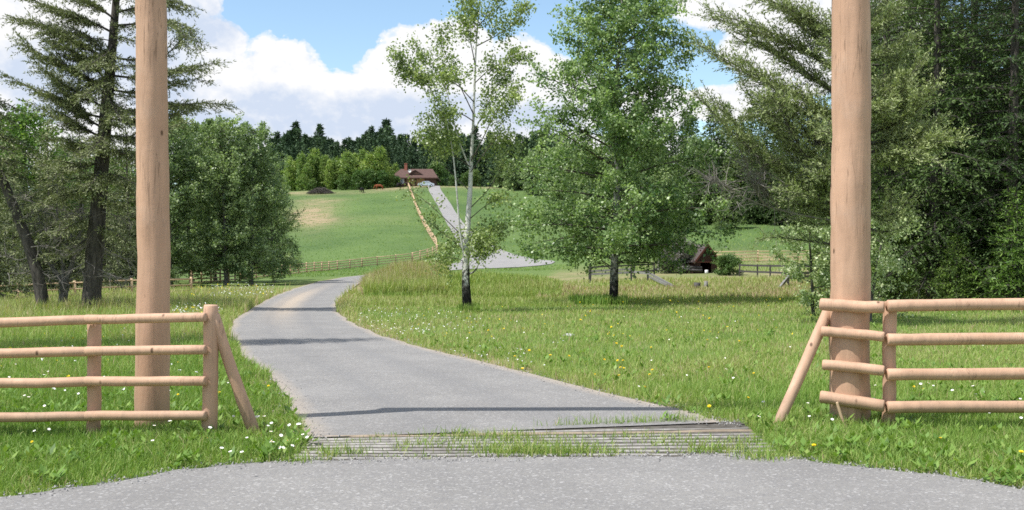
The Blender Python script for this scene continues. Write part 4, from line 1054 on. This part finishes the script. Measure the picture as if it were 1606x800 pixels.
mb = MB(); mb.add([(1.33, -.62, 1.10), (1.33, .62, 1.10), (.68, .60, 1.48), (.68, -.60, 1.48)], [[0,1,2,3]]); mb.build('windscreen', M['glass'], t)
for x in (-1.3, 1.35):
    for sy in (-1, 1):
        mb = MB(); mb.tube([(x, sy*.68, .32), (x, sy*.88, .32)], .32, 16); w_ = mb.build('wheel', M['tyre'], t, smooth=False)
        mb = MB(); mb.tube([(x, sy*.87, .32), (x, sy*.90, .32)], .19, 12); mb.build('rim', M['silver'], w_)

# ------------------------------------------------------------------ cattle on the hill
def cow(px, Y, rz, col, label, grazing=True, s=1.0):
    V = [(0,0,1.05),(-.45,0,1.08),(-.85,0,1.05),(.4,0,1.08),(.75,0,1.1),  # pelvis .. chest
         (1.0,0,1.22),(1.25,0,1.0) if grazing else (1.2,0,1.42),(1.45,0,.55) if grazing else (1.45,0,1.5),(1.58,0,.28) if grazing else (1.75,0,1.36),
         (-.8,.2,.75),(-.88,.22,.45),(-.82,.22,.03),(-.8,-.2,.75),(-.92,-.22,.45),(-.88,-.22,.03),
         (.72,.2,.72),(.74,.2,.42),(.72,.2,.03),(.68,-.2,.72),(.66,-.2,.42),(.68,-.2,.03),(-1.0,0,.95),(-1.06,0,.5)]
    E_ = [(0,1),(1,2),(0,3),(3,4),(4,5),(5,6),(6,7),(7,8),(2,9),(9,10),(10,11),(2,12),(12,13),(13,14),(4,15),(15,16),(16,17),(4,18),(18,19),(19,20),(2,21),(21,22)]
    R_ = [.36,.36,.30,.38,.32,.22,.17,.15,.09,.15,.09,.06,.15,.09,.06,.13,.08,.06,.13,.08,.06,.05,.04]
    me = bpy.data.meshes.new('cow_frame'); me.from_pydata(V, E_, []); o = bpy.data.objects.new('cow_frame', me); COL.objects.link(o)
    md = o.modifiers.new('skin', 'SKIN')
    for i, sv in enumerate(me.skin_vertices[0].data if me.skin_vertices else []): sv.radius = (R_[i], R_[i])
    if not me.skin_vertices:
        return
    me.skin_vertices[0].data[0].use_root = True
    o.modifiers.new('sub', 'SUBSURF').levels = 1
    dg = bpy.context.evaluated_depsgraph_get(); m2 = bpy.data.meshes.new_from_object(o.evaluated_get(dg))
    bpy.data.objects.remove(o)
    m2.name = 'cow'; m2.materials.clear(); m2.materials.append(flat_mat('cow_hide', col, .8, .2, .2))
    o = bpy.data.objects.new('cow', m2); COL.objects.link(o); b = base(px, Y); o.location = b; o.rotation_euler = (0, 0, rz); o.scale = (s, s, s)
    tag(o, label, 'cow', 'cattle grazing on the hill')
# skin layers exist only after the modifier is added through an operator-free route
def cow_safe(*a, **k):
    try: cow(*a, **k)
    except Exception as e: print('cow failed', e)
cow_safe(567.5, 283, math.radians(80), (.010, .009, .010), 'black cow facing away in front of the dark grove', True)
cow_safe(595, 292, math.radians(176), (.20, .06, .025), 'reddish brown cow grazing in front of the dark grove', True)
cow_safe(625.5, 294, math.radians(65), (.014, .012, .012), 'dark cow standing left of the top of the tan fence', False)
cow_safe(637, 295, math.radians(10), (.03, .018, .014), 'dark brown cow grazing right behind the top of the tan fence', True)

# brush pile on the hill
bB = base(503, 284); mb = MB()
for i in range(420):
    a = rng.uniform(0, 6.28); r = rng.uniform(0, 1)**.7; x, y = 3.6*r*math.cos(a), 2.2*r*math.sin(a); z = 1.75*(1-r**1.6)*rng.uniform(.1, 1)
    d = unit(rng.normal(0, 1, 3)*[1, 1, .35]); l = rng.uniform(.5, 1.4)
    mb.tube([np.array([x, y, z])-d*l/2, np.array([x, y, z])+d*l/2+[0, 0, .1]], [.07, .04], 4)
o = mb.build('brush_pile', M['bark_dark']); o.location = bB; tag(o, 'low dark heap of cut brush on the bare hillside above the poplar clump', 'brush pile')
# ------------------------------------------------------------------ grass
m, nt, out = new_mat('grass_blades')
t_ = attr(nt, 'tint')
c = ramp(nt, t_, [(0, (.075, .155, .024)), (.3, (.175, .30, .055)), (.5, (.27, .385, .09)), (.68, (.38, .43, .14)), (.85, (.47, .43, .24)), (1, (.47, .34, .23))])
p = principled(nt, out, c, .55, .3)
tr_ = nt.nodes.new('ShaderNodeBsdfTranslucent'); nt.links.new(mixc(nt, 1.0, c, (1.1, 1.2, .5), 'MULTIPLY'), tr_.inputs['Color'])
ms = nt.nodes.new('ShaderNodeMixShader'); ms.inputs[0].default_value = .3
nt.links.new(p.outputs[0], ms.inputs[1]); nt.links.new(tr_.outputs[0], ms.inputs[2]); nt.links.new(ms.outputs[0], out.inputs['Surface'])
M['grass'] = m
def blades(mb, X, Y, H, Wd, T, lean=.6):
    n = len(X)
    if not n: return
    Z = ground_z(X, Y)-.01; az = rng.uniform(0, 6.28, n)
    w = np.stack([np.cos(az), np.sin(az), np.zeros(n)], 1)*Wd[:, None]*.5
    la = rng.uniform(0, 6.28, n); ll = np.abs(rng.normal(0, lean, n))*H
    d = np.stack([np.cos(la)*ll, np.sin(la)*ll, np.zeros(n)], 1)
    B = np.stack([X, Y, Z], 1); mid = B+d*.35+np.stack([0*H, 0*H, H*.58], 1); tip = B+d+np.stack([0*H, 0*H, H*np.sqrt(np.maximum(.2, 1-(ll/H)**2*.5))], 1)
    V = np.stack([B-w, B+w, mid+w*.8, mid-w*.8, tip], 1).reshape(-1, 3)
    i = np.arange(n)*5
    mb.add(V, np.stack([i, i+1, i+2, i+3], 1), np.stack([i+3, i+2, i+4], 1), 0, np.repeat(T, 5))
Ecoarse = np.vstack([EL[::4], ER[::4], APRON[::3]])
Ecoarse = Ecoarse[np.abs(Ecoarse[:, 0]) < 40]
def edge_dist(P):
    r = np.empty(len(P))
    for ch in np.array_split(np.arange(len(P)), max(1, len(P)//20000)): r[ch] = np.sqrt(((P[ch][:, None]-Ecoarse[None])**2).sum(-1)).min(1)
    return r
def scatter(n, pxa, pxb, Ya, Yb, pw=0.0):
    """even over the picture between two distances"""
    px = rng.uniform(pxa, pxb, n)
    if pw: u = rng.uniform(0, 1, n)**pw
    else: u = rng.uniform(0, 1, n)
    Y = 1/(1/Yb+(1/Ya-1/Yb)*u); return px, (px-CX)/F*Y, Y
gm = MB()
for n, a, b, pa, pb in ((210000, 7.2, 15.5, -220, 1830), (230000, 15.5, 50, -220, 1830), (60000, 38, 75, -220, 1830), (30000, 7, 40, -700, -220), (36000, 7, 40, 1830, 2400)):
    px, X, Y = scatter(n, pa, pb, a, b)
    P = np.stack([X, Y], 1); ok = ~paved(P) & ~inside(P, GUARD)
    px, X, Y, P = px[ok], X[ok], Y[ok], P[ok]
    ed = edge_dist(P)
    cl = hnoise(X, Y, 1.7)*.5+hnoise(X+9, Y, .5)*.5
    left = px < 560
    h = np.where(Y < 15.5, np.where(Y < 12.5, .115, .145), np.where(left, .17+.006*np.maximum(Y-15, 0), .13))*(1+.45*cl)*rng.uniform(.5, 1.35, len(X))
    h *= np.clip(.35+ed/.7, .35, 1)
    wd = np.maximum(.0065, .00052*Y)*rng.uniform(.7, 1.4, len(X))
    T = np.where(Y < 15, .35, .39)+.20*cl+.14*np.maximum(0, hnoise(X+31, Y*1.3, .33))+rng.normal(0, .10, len(X))+np.where(rng.uniform(0, 1, len(X)) < np.where(Y < 15, .08, .12), .36, 0)
    T += np.where(left & (Y > 22), np.clip((Y-22)/40, 0, .25), 0)+np.where(~left, .05+np.clip((Y-13)/22, 0, .11), 0)
    T += np.clip(.16-ed*.25, 0, .16)
    shade = (px > 1365) & (Y > 38); h = np.where(shade, h*1.4, h)
    keep = rng.uniform(0, 1, len(X)) < np.clip(.25+ed/.35, 0, 1)*np.where((~left) & (Y > 16), np.clip(.75+.5*cl, .3, 1), 1)
    blades(gm, X[keep], Y[keep], np.maximum(.03, h[keep]), wd[keep], np.clip(T[keep], 0, 1))
tag(gm.build('grass', M['grass'], tint=True), kind='stuff')

# tall seeding grass on the bank and across the middle of the meadow, and in the left meadow
gt = MB()
def tall(n, pxa, pxb, Ya, Yb, h0, h1, t0, t1, wid=.0007, lean=.3, heads=True):
    px, X, Y = scatter(n, pxa, pxb, Ya, Yb); P = np.stack([X, Y], 1); ok = ~paved(P); px, X, Y = px[ok], X[ok], Y[ok]
    cl = hnoise(X, Y, .6)
    h = rng.uniform(h0, h1, len(X))*(1+.25*cl); T = np.clip(rng.uniform(t0, t1, len(X))+.1*cl, 0, 1)
    blades(gt, X, Y, h, wid*Y*rng.uniform(.6, 1.3, len(X)), T, lean)
tall(24000, 575, 880, 54, 72, .22, .58, .42, .74)
tall(16000, 572, 700, 55, 70, .55, 1.25, .56, .84)
tall(3200, 573, 690, 57, 70, .8, 1.3, .82, 1.0)
tall(6000, 570, 650, 56, 68, .5, 1.1, .88, 1.0, lean=.5)
tall(16000, 560, 900, 45, 60, .10, .35, .5, .85)
tall(24000, 840, 1340, 56, 88, .14, .40, .50, .9)
tall(5000, 840, 1300, 52, 74, .2, .48, .88, 1.0)
tall(6000, 840, 1300, 48, 58, .15, .32, .45, .75)
tall(22000, -150, 440, 38, 60, .3, .62, .5, .92)
tall(9000, -150, 440, 24, 42, .18, .42, .42, .8)
tall(1300, 893, 955, 46, 49.5, .25, .65, .2, .55); tall(500, 985, 1180, 50, 56, .2, .45, .4, .7); tall(500, 940, 985, 46.6, 48.4, .25, .55, .3, .6)
tall(500, 718, 752, 38.9, 40.2, .15, .4, .3, .6); tall(1500, 45, 170, 38.4, 40.8, .2, .5, .4, .85)
tall(26000, 395, 905, 118, 300, .05, .22, .12, .62, .0005, .5)
tall(14000, 920, 1400, 100, 172, .08, .3, .2, .66, .0005, .5)
tag(gt.build('tall_grass', M['grass'], tint=True), kind='stuff')

# weeds in the cattle guard and along the crumbling edge
gw = MB()
def clump(px, py, n, rx, h, t0, t1):
    x, y, z = at(px, py); X = x+rng.normal(0, rx, n); Y = y+rng.normal(0, .09, n)
    blades(gw, X, Y, rng.uniform(.3, 1.1, n)*h, np.full(n, .008)*rng.uniform(.6, 1.3, n), np.clip(rng.uniform(t0, t1, n), 0, 1), .7)
for px, py, n, rx, h in ((745,690,420,.28,.14),(790,694,380,.25,.13),(820,714,820,.22,.14),(870,716,720,.24,.13),(915,714,400,.16,.11),(780,706,420,.3,.11),(850,700,420,.3,.10),(700,698,120,.12,.09),(655,700,120,.08,.10),(630,708,90,.05,.10),
      (600,690,90,.08,.08),(548,698,160,.2,.08),(520,718,160,.05,.13),(480,712,300,.2,.10),(555,716,90,.06,.14),(590,722,120,.25,.07),(690,720,160,.25,.07),(1015,688,300,.2,.10),(1050,700,260,.15,.09),(1110,695,260,.2,.08),
      (1120,712,320,.10,.14),(1160,708,260,.2,.10),(1075,716,130,.12,.08),(975,716,80,.08,.07),(1180,694,180,.12,.10),(900,690,150,.12,.08),(1020,712,120,.2,.07),(465,726,260,.12,.12),(1195,722,300,.1,.14),(940,705,90,.2,.06)):
    clump(px, py, int(n*.7), rx*1.15, h, .25, .8)
tag(gw.build('weeds', M['grass'], tint=True), kind='stuff')

# broad-leaved weeds among the grass
bw = MB()
px, X, Y = scatter(2600, -150, 1800, 7.6, 32); P = np.stack([X, Y], 1); ok = ~paved(P) & ~inside(P, GUARD); X, Y = X[ok], Y[ok]
ok = hnoise(X*1.3, Y*1.3, 1.3) > -.15; X, Y = X[ok], Y[ok]
for x, y in zip(X, Y):
    k = rng.integers(6, 15); a = rng.uniform(0, 6.28, k); up = rng.uniform(.15, 1.3, k); L = rng.uniform(.04, .11, k)*(1+.012*y)
    A = unit(np.stack([np.cos(a), np.sin(a), up], 1))*L[:, None]; W = np.stack([-np.sin(a), np.cos(a), 0*a], 1)*(L*rng.uniform(.3, .5, k))[:, None]
    C = np.stack([x+rng.normal(0, .03, k), y+rng.normal(0, .03, k), np.full(k, gz(x, y))+rng.uniform(0, .09, k)], 1)
    bw.cards(C, A, W, 0, np.clip(rng.normal(.26, .12, k), 0, .6))
tag(bw.build('broadleaf_weeds', M['grass'], tint=True), kind='stuff')

# loose gravel along the road edges
gs = MB(); tet = np.array([[1,1,1],[-1,-1,1],[-1,1,-1],[1,-1,-1]])*.6
pts = []
for Ed in (EL, ER):
    for k in range(1500):
        i = int(rng.uniform(0, 1)**1.6*110); pts.append(Ed[i]+rng.normal(0, .13, 2))
ap = APRON[(np.abs(APRON[:, 0]) < 6)]
for k in range(2200): pts.append(ap[rng.integers(0, len(ap))]+rng.normal(0, .10, 2))
for x, y in pts:
    s_ = rng.uniform(.004, .015); q = rng.normal(0, 1, (3, 3)); q, _ = np.linalg.qr(q)
    gs.add(tet@q*s_*rng.uniform(.6, 1.4, 3)+[x, y, .026], None, [[0,1,2],[0,3,1],[0,2,3],[1,3,2]])
M['gravel'] = flat_mat('gravel', (.33, .32, .31), .9, .2, .3, 9)
tag(gs.build('gravel', M['gravel']), kind='stuff')

# ------------------------------------------------------------------ flowers
M['petal'] = flat_mat('white_petal', (.82, .82, .80), .6, .2, .03)
M['yellow'] = flat_mat('yellow_petal', (.86, .68, .02), .5, .3, .08)
M['eye'] = flat_mat('flower_eye', (.72, .42, .02), .6, .2, .1)
M['stem'] = flat_mat('flower_stem', (.06, .12, .025), .7, .2, .2)
def flower_mesh(kind):
    mb = MB(); mb.tube([(0, 0, -.23), (.008, .004, -.1), (0, 0, 0)], .0022, 4, 2, False)
    if kind == 'daisy':
        n = 13; a = np.arange(n)/n*6.283; A = np.stack([np.cos(a), np.sin(a), .12+0*a], 1)*.026
        W = np.stack([-np.sin(a), np.cos(a), 0*a], 1)*.011
        C = A*.25; V = np.stack([C-W*.4, C+W*.4, C+A*.7+W*.55, C+A, C+A*.7-W*.55], 1).reshape(-1, 3); i = np.arange(n)*5
        mb.add(V, np.stack([i, i+1, i+2, i+4], 1), np.stack([i+4, i+2, i+3], 1), 0)
        mb.tube([(0, 0, -.002), (0, 0, .004), (0, 0, .009)], [.009, .0085, .003], 8, 1)
        return mb, [M['petal'], M['eye'], M['stem']]
    for ring, (m_, r, up) in enumerate(((12, .024, .35), (10, .017, .8))):
        a = np.arange(m_)/m_*6.283+ring*.2; A = np.stack([np.cos(a), np.sin(a), up+0*a], 1)*r; W = np.stack([-np.sin(a), np.cos(a), 0*a], 1)*.013
        mb.cards(np.zeros((m_, 3)), A, W, 0)
    mb.tube([(0, 0, -.006), (0, 0, .004), (0, 0, .012)], [.006, .010, .004], 8, 1)
    return mb, [M['yellow'], M['eye'], M['stem']]
FP = {}
def flower(kind, X, Y, z, sc, label, cat, group):
    Z = gz(X, Y)+z
    k = (kind, group)
    if k not in FP:
        if kind in FP: o = FP[kind].copy(); COL.objects.link(o)
        else:
            mb, ms_ = flower_mesh(kind); o = mb.build({'daisy': 'daisy', 'dandelion': 'yellow_flower'}[kind], ms_); FP[kind] = o
        FP[k] = o; tag(o, label, cat, group)
    else:
        o = FP[k].copy(); COL.objects.link(o)
    o.location = (X, Y, Z); a = rng.uniform(0, 6.28)
    tl = rng.uniform(.0, .75); o.rotation_euler = (tl, rng.normal(0, .25), rng.normal(0, .4)); o.scale = (sc*(.48 if kind == 'daisy' else .62),)*3
def fpix(px, py, z):
    Y = (CAMH-z)*F/(py-HY)
    return (px-CX)/F*Y, Y
LD = [(200+a/2.857, 440+b/2.857) for a, b in ((475,610),(612,610),(450,460),(465,468),(645,640),(630,652),(643,678),(688,695),(725,648),(770,643),(650,725),(717,718),(740,742),(767,710),(785,690),(682,750),(698,750),
      (360,708),(370,660),(190,630),(120,650),(112,717),(422,752),(460,768),(512,770),(580,612),(560,600),(535,706))]
LD += [(a/1.952, 380+b/1.952) for a, b in ((28,405),(136,495),(150,567),(105,571),(88,467),(48,366),(240,460),(147,390),(135,400),(75,462),(940,597),(912,557),(895,622),(860,592),(885,560),(822,565),(830,610),(790,535))]
for px, py in LD:
    z = rng.uniform(.10, .24); x, y = fpix(px, py, z); flower('daisy', x, y, z, rng.uniform(.85, 1.2), 'small white daisy in the grass about the left log fence', 'flower', 'white daisies by the left fence')
RD = [(1150+a/2.2215, 440+b/2.2215) for a, b in ((260,432),(265,478),(345,488),(653,360),(697,366),(763,382),(835,367),(893,460),(945,170),(870,226),(768,170),(1003,478),(495,366),(872,388),(1000,412),(845,395),(420,420),(90,478))]
for px, py in RD:
    z = rng.uniform(.10, .22); x, y = fpix(px, py, z); flower('daisy', x, y, z, rng.uniform(.9, 1.25), 'small white daisy in the grass about the right log fence', 'flower', 'white daisies by the right fence')
n = 0
while n < 150:
    i = rng.integers(40, 150); p = ER[i]+rng.uniform(.15, 1.0)**1.0*np.array([rng.uniform(.2, 3.0), rng.uniform(-.3, .8)])
    if paved(p[None])[0]: continue
    flower('daisy', p[0], p[1], rng.uniform(.06, .14), rng.uniform(.8, 1.25), 'tiny white daisy beside the right edge of the drive', 'flower', 'white daisies along the drive'); n += 1
n = 0
while n < 40:
    x, y = fpix(rng.uniform(560, 1500), rng.uniform(485, 640), .1)
    if paved(np.array([[x, y]]))[0]: continue
    flower('daisy', x, y, rng.uniform(.08, .16), rng.uniform(.9, 1.4), 'white daisy scattered in the open meadow right of the drive', 'flower', 'white daisies in the meadow'); n += 1
RY = [(500+a/2.294, 480+b/2.294) for a, b in ((610,88),(757,160),(705,181),(733,225),(833,178),(900,180),(813,65),(843,72),(942,50),(958,33),(1052,75),(1070,134),(1090,146),(1027,193),(1075,196),(1094,196),(1085,222),(1097,224),
      (1080,250),(993,246),(1174,292),(1195,150),(1200,230),(1190,247),(1403,222),(1440,260),(1405,362),(1398,123),(1513,130),(1565,246),(1287,22),(1405,45))]
RY += [(850+a/3.212, 320+b/3.212) for a, b in ((275,483),(257,507),(212,516),(243,541),(216,562),(195,583),(502,507),(680,550),(948,455),(978,498),(845,577),(350,620),(362,664),(375,702),(550,722),(402,716),(832,686),(995,695),(1360,463),(965,520),(1268,470),(1135,472))]
RY += [(1150+a/2.2215, 440+b/2.2215) for a, b in ((69,328),(581,131),(281,580),(722,550),(1003,598),(20,213),(385,463),(662,378),(628,370),(52,412))]
for px, py in RY:
    z = rng.uniform(.06, .14); x, y = fpix(px, py, z); flower('dandelion', x, y, z, rng.uniform(1.1, 1.7)*(1.0 if y < 16 else 1.3), 'yellow flower in the meadow right of the drive', 'flower', 'yellow flowers in the right meadow')
LYl = [(a/1.952, 380+b/1.952) for a, b in ((330,358),(672,461),(545,467),(545,368),(2,372),(372,258),(585,265),(98,605),(230,175),(822,441),(360,262),(420,175))]
for px, py in LYl:
    z = rng.uniform(.12, .22); x, y = fpix(px, py, z); flower('dandelion', x, y, z, rng.uniform(.9, 1.3), 'yellow flower in the grass about the left log fence', 'flower', 'yellow flowers by the left fence')
# the pale haze of small blossoms farther off: nobody could count it
def blossoms(name, mat, spec):
    mb = MB()
    for n, pxa, pxb, Ya, Yb, s_, h in spec:
        px, X, Y = scatter(n, pxa, pxb, Ya, Yb); P = np.stack([X, Y], 1); ok = ~paved(P); X, Y = X[ok], Y[ok]
        ok = hnoise(X, Y, 1.1)+rng.normal(0, .3, len(X)) > -.05; X, Y = X[ok], Y[ok]; k = len(X)
        C = np.stack([X, Y, ground_z(X, Y)+h*rng.uniform(.6, 1.1, k)], 1)
        for a in range(3):
            A = unit(rng.normal(0, 1, (k, 3))*[1, 1, .5]); mb.cards(C, A*s_*rng.uniform(.6, 1.3, (k, 1)), unit(np.cross(A, rng.normal(0, 1, (k, 3))))*s_*.9, 0)
    tag(mb.build(name, mat), kind='stuff')
blossoms('white_blossoms', M['petal'], ((420, 330, 430, 48, 80, .06, .42), (150, 260, 350, 30, 55, .05, .35), (120, 530, 620, 46, 52, .05, .12), (200, 560, 760, 26, 42, .035, .1), (60, 60, 330, 12, 26, .03, .2), (120, 600, 900, 14, 26, .026, .1)))
blossoms('yellow_blossoms', M['yellow'], ((320, 300, 420, 48, 80, .06, .36), (130, 230, 350, 26, 50, .045, .3), (130, 640, 1300, 24, 48, .035, .14), (110, 900, 1300, 45, 62, .045, .28), (40, 0, 250, 14, 30, .035, .2)))

# ------------------------------------------------------------------ sky
w = bpy.data.worlds.new('World'); S.world = w; w.use_nodes = True
nt = w.node_tree; nt.nodes.clear()
out = nt.nodes.new('ShaderNodeOutputWorld'); bg = nt.nodes.new('ShaderNodeBackground'); nt.links.new(bg.outputs[0], out.inputs[0])
sky = nt.nodes.new('ShaderNodeTexSky'); sky.sky_type = 'NISHITA'; sky.sun_disc = False
sky.sun_elevation = SUN_EL; sky.sun_rotation = math.atan2(-LX, -LY); sky.air_density = 1.0; sky.dust_density = .4; sky.ozone_density = 1.6; sky.altitude = 900
dirv = nt.nodes.new('ShaderNodeTexCoord').outputs['Generated']
sp = nt.nodes.new('ShaderNodeSeparateXYZ'); nt.links.new(dirv, sp.inputs[0])
az = mth(nt, 'MULTIPLY', mth(nt, 'ARCTAN2', sp.outputs[0], sp.outputs[1]), 57.2958)
el = mth(nt, 'MULTIPLY', mth(nt, 'ARCSINE', sp.outputs[2]), 57.2958)
def ang(px, py):
    a = math.atan((px-CX)/F); return math.degrees(a), math.degrees(math.atan((HY-py)/F*math.cos(a)))
cv = nt.nodes.new('ShaderNodeCombineXYZ'); nt.links.new(az, cv.inputs[0]); nt.links.new(mth(nt, 'MULTIPLY', el, 1.25), cv.inputs[1])
def blobs(lst, base_=-1.0):
    acc = None
    for px, py, rx, ry in lst:
        a, e = ang(px, py); kx = 1/(math.degrees(rx/F)); ky = 1/(math.degrees(ry/F))
        dx = mth(nt, 'MULTIPLY', mth(nt, 'SUBTRACT', az, a), kx); dy = mth(nt, 'MULTIPLY', mth(nt, 'SUBTRACT', el, e), ky)
        f = mth(nt, 'SUBTRACT', 1.0, mth(nt, 'ADD', mth(nt, 'MULTIPLY', dx, dx), mth(nt, 'MULTIPLY', dy, dy)))
        acc = mth(nt, 'MAXIMUM', f, base_) if acc is None else mth(nt, 'MAXIMUM', acc, f)
    return acc
n1 = noise(nt, .42, 7, .56, cv.outputs[0], .25)
n2 = noise(nt, 1.3, 6, .6, cv.outputs[0], .2)
nb = noise(nt, .09, 4, .5, cv.outputs[0])
fmask = blobs([(440,118,74,58),(355,150,100,60),(618,106,52,40),(665,120,90,78),(715,90,66,62),(810,120,70,62),(560,175,110,70),(480,180,140,60),(860,160,100,70),(700,190,220,80),(330,90,60,60),
               (60,40,150,62),(130,110,170,70),(230,70,110,80),(280,2,62,30),(100,190,160,60),(1130,12,80,36),(1140,162,90,30),(1210,150,60,40),(1030,170,60,40),(400,235,800,42),(1300,60,160,80)])
wild = mth(nt, 'MULTIPLY', mth(nt, 'SUBTRACT', nb, .50), 7.0)          # the rest of the sky, away from this view
awayf = mth(nt, 'MINIMUM', mth(nt, 'MAXIMUM', mth(nt, 'MULTIPLY', mth(nt, 'SUBTRACT', mth(nt, 'ABSOLUTE', az), 27.0), .2), mth(nt, 'MULTIPLY', mth(nt, 'SUBTRACT', el, 16.0), .2)), 1.0)
awayf = mth(nt, 'MAXIMUM', awayf, 0.0)
fm = mth(nt, 'ADD', mth(nt, 'MULTIPLY', fmask, mth(nt, 'SUBTRACT', 1.0, awayf)), mth(nt, 'MULTIPLY', wild, awayf))
cl = mth(nt, 'ADD', mth(nt, 'MAXIMUM', fm, -.8), mth(nt, 'MULTIPLY', mth(nt, 'SUBTRACT', mth(nt, 'ADD', mth(nt, 'MULTIPLY', n1, .65), mth(nt, 'MULTIPLY', n2, .35)), .5), 2.3))
alpha = ramp(nt, mth(nt, 'ADD', cl, .5), [(.42, 0.0), (.55, .6), (.72, 1.0)], 'EASE')
grey = blobs([(110,118,120,42),(200,90,90,40),(640,172,130,26),(430,165,90,26),(520,200,170,24),(300,35,90,34),(60,175,40,14),(330,190,110,22),(830,185,90,24),(250,140,70,34)], -1.0)
gv = mth(nt, 'ADD', mth(nt, 'MULTIPLY', grey, .62), mth(nt, 'MULTIPLY', mth(nt, 'SUBTRACT', mth(nt, 'ADD', mth(nt, 'MULTIPLY', n1, .5), mth(nt, 'MULTIPLY', n2, .5)), .5), -3.2))
gv = mth(nt, 'MAXIMUM', mth(nt, 'MINIMUM', mth(nt, 'ADD', gv, .5), 1.0), 0.0)
ccol = mixc(nt, gv, (CW*1.02, CW*1.02, CW*1.03), (CW*.67, CW*.76, CW*.92))
skyc = mixc(nt, 1.0, sky.outputs[0], SKYT, 'MULTIPLY')
nt.links.new(mixc(nt, alpha, skyc, ccol), bg.inputs['Color']); bg.inputs['Strength'].default_value = SKYS

sun = bpy.data.lights.new('sun', 'SUN'); sun.energy = SUNE; sun.angle = math.radians(.53); sun.color = (1.0, .97, .925)
so = bpy.data.objects.new('sun', sun); COL.objects.link(so); so.location = (-20, -10, 40)
dv = Vector((LX*math.cos(SUN_EL), LY*math.cos(SUN_EL), -math.sin(SUN_EL))); so.rotation_euler = dv.to_track_quat('-Z', 'Y').to_euler()

# ------------------------------------------------------------------ camera
cam = bpy.data.cameras.new('camera'); co_ = bpy.data.objects.new('camera', cam); COL.objects.link(co_)
co_.location = (0, 0, CAMH); co_.rotation_euler = (math.pi/2, 0, 0); cam.sensor_width = 36; cam.lens = 36*F/1606
cam.shift_y = 20/1606; cam.clip_start = .1; cam.clip_end = 6000
S.camera = co_
S.view_settings.view_transform = 'Standard'; S.view_settings.look = 'None'; S.view_settings.exposure = EXPO; S.view_settings.gamma = 1
try: S.view_settings.use_curve_mapping = False
except Exception: pass
S.render.engine = 'CYCLES'
S.cycles.max_bounces = 6; S.cycles.diffuse_bounces = 3; S.cycles.transmission_bounces = 3; S.cycles.glossy_bounces = 2; S.cycles.transparent_max_bounces = 4
S.cycles.use_denoising = False
S.cycles.filter_width = 1.6
S.cycles.sample_clamp_indirect = 6
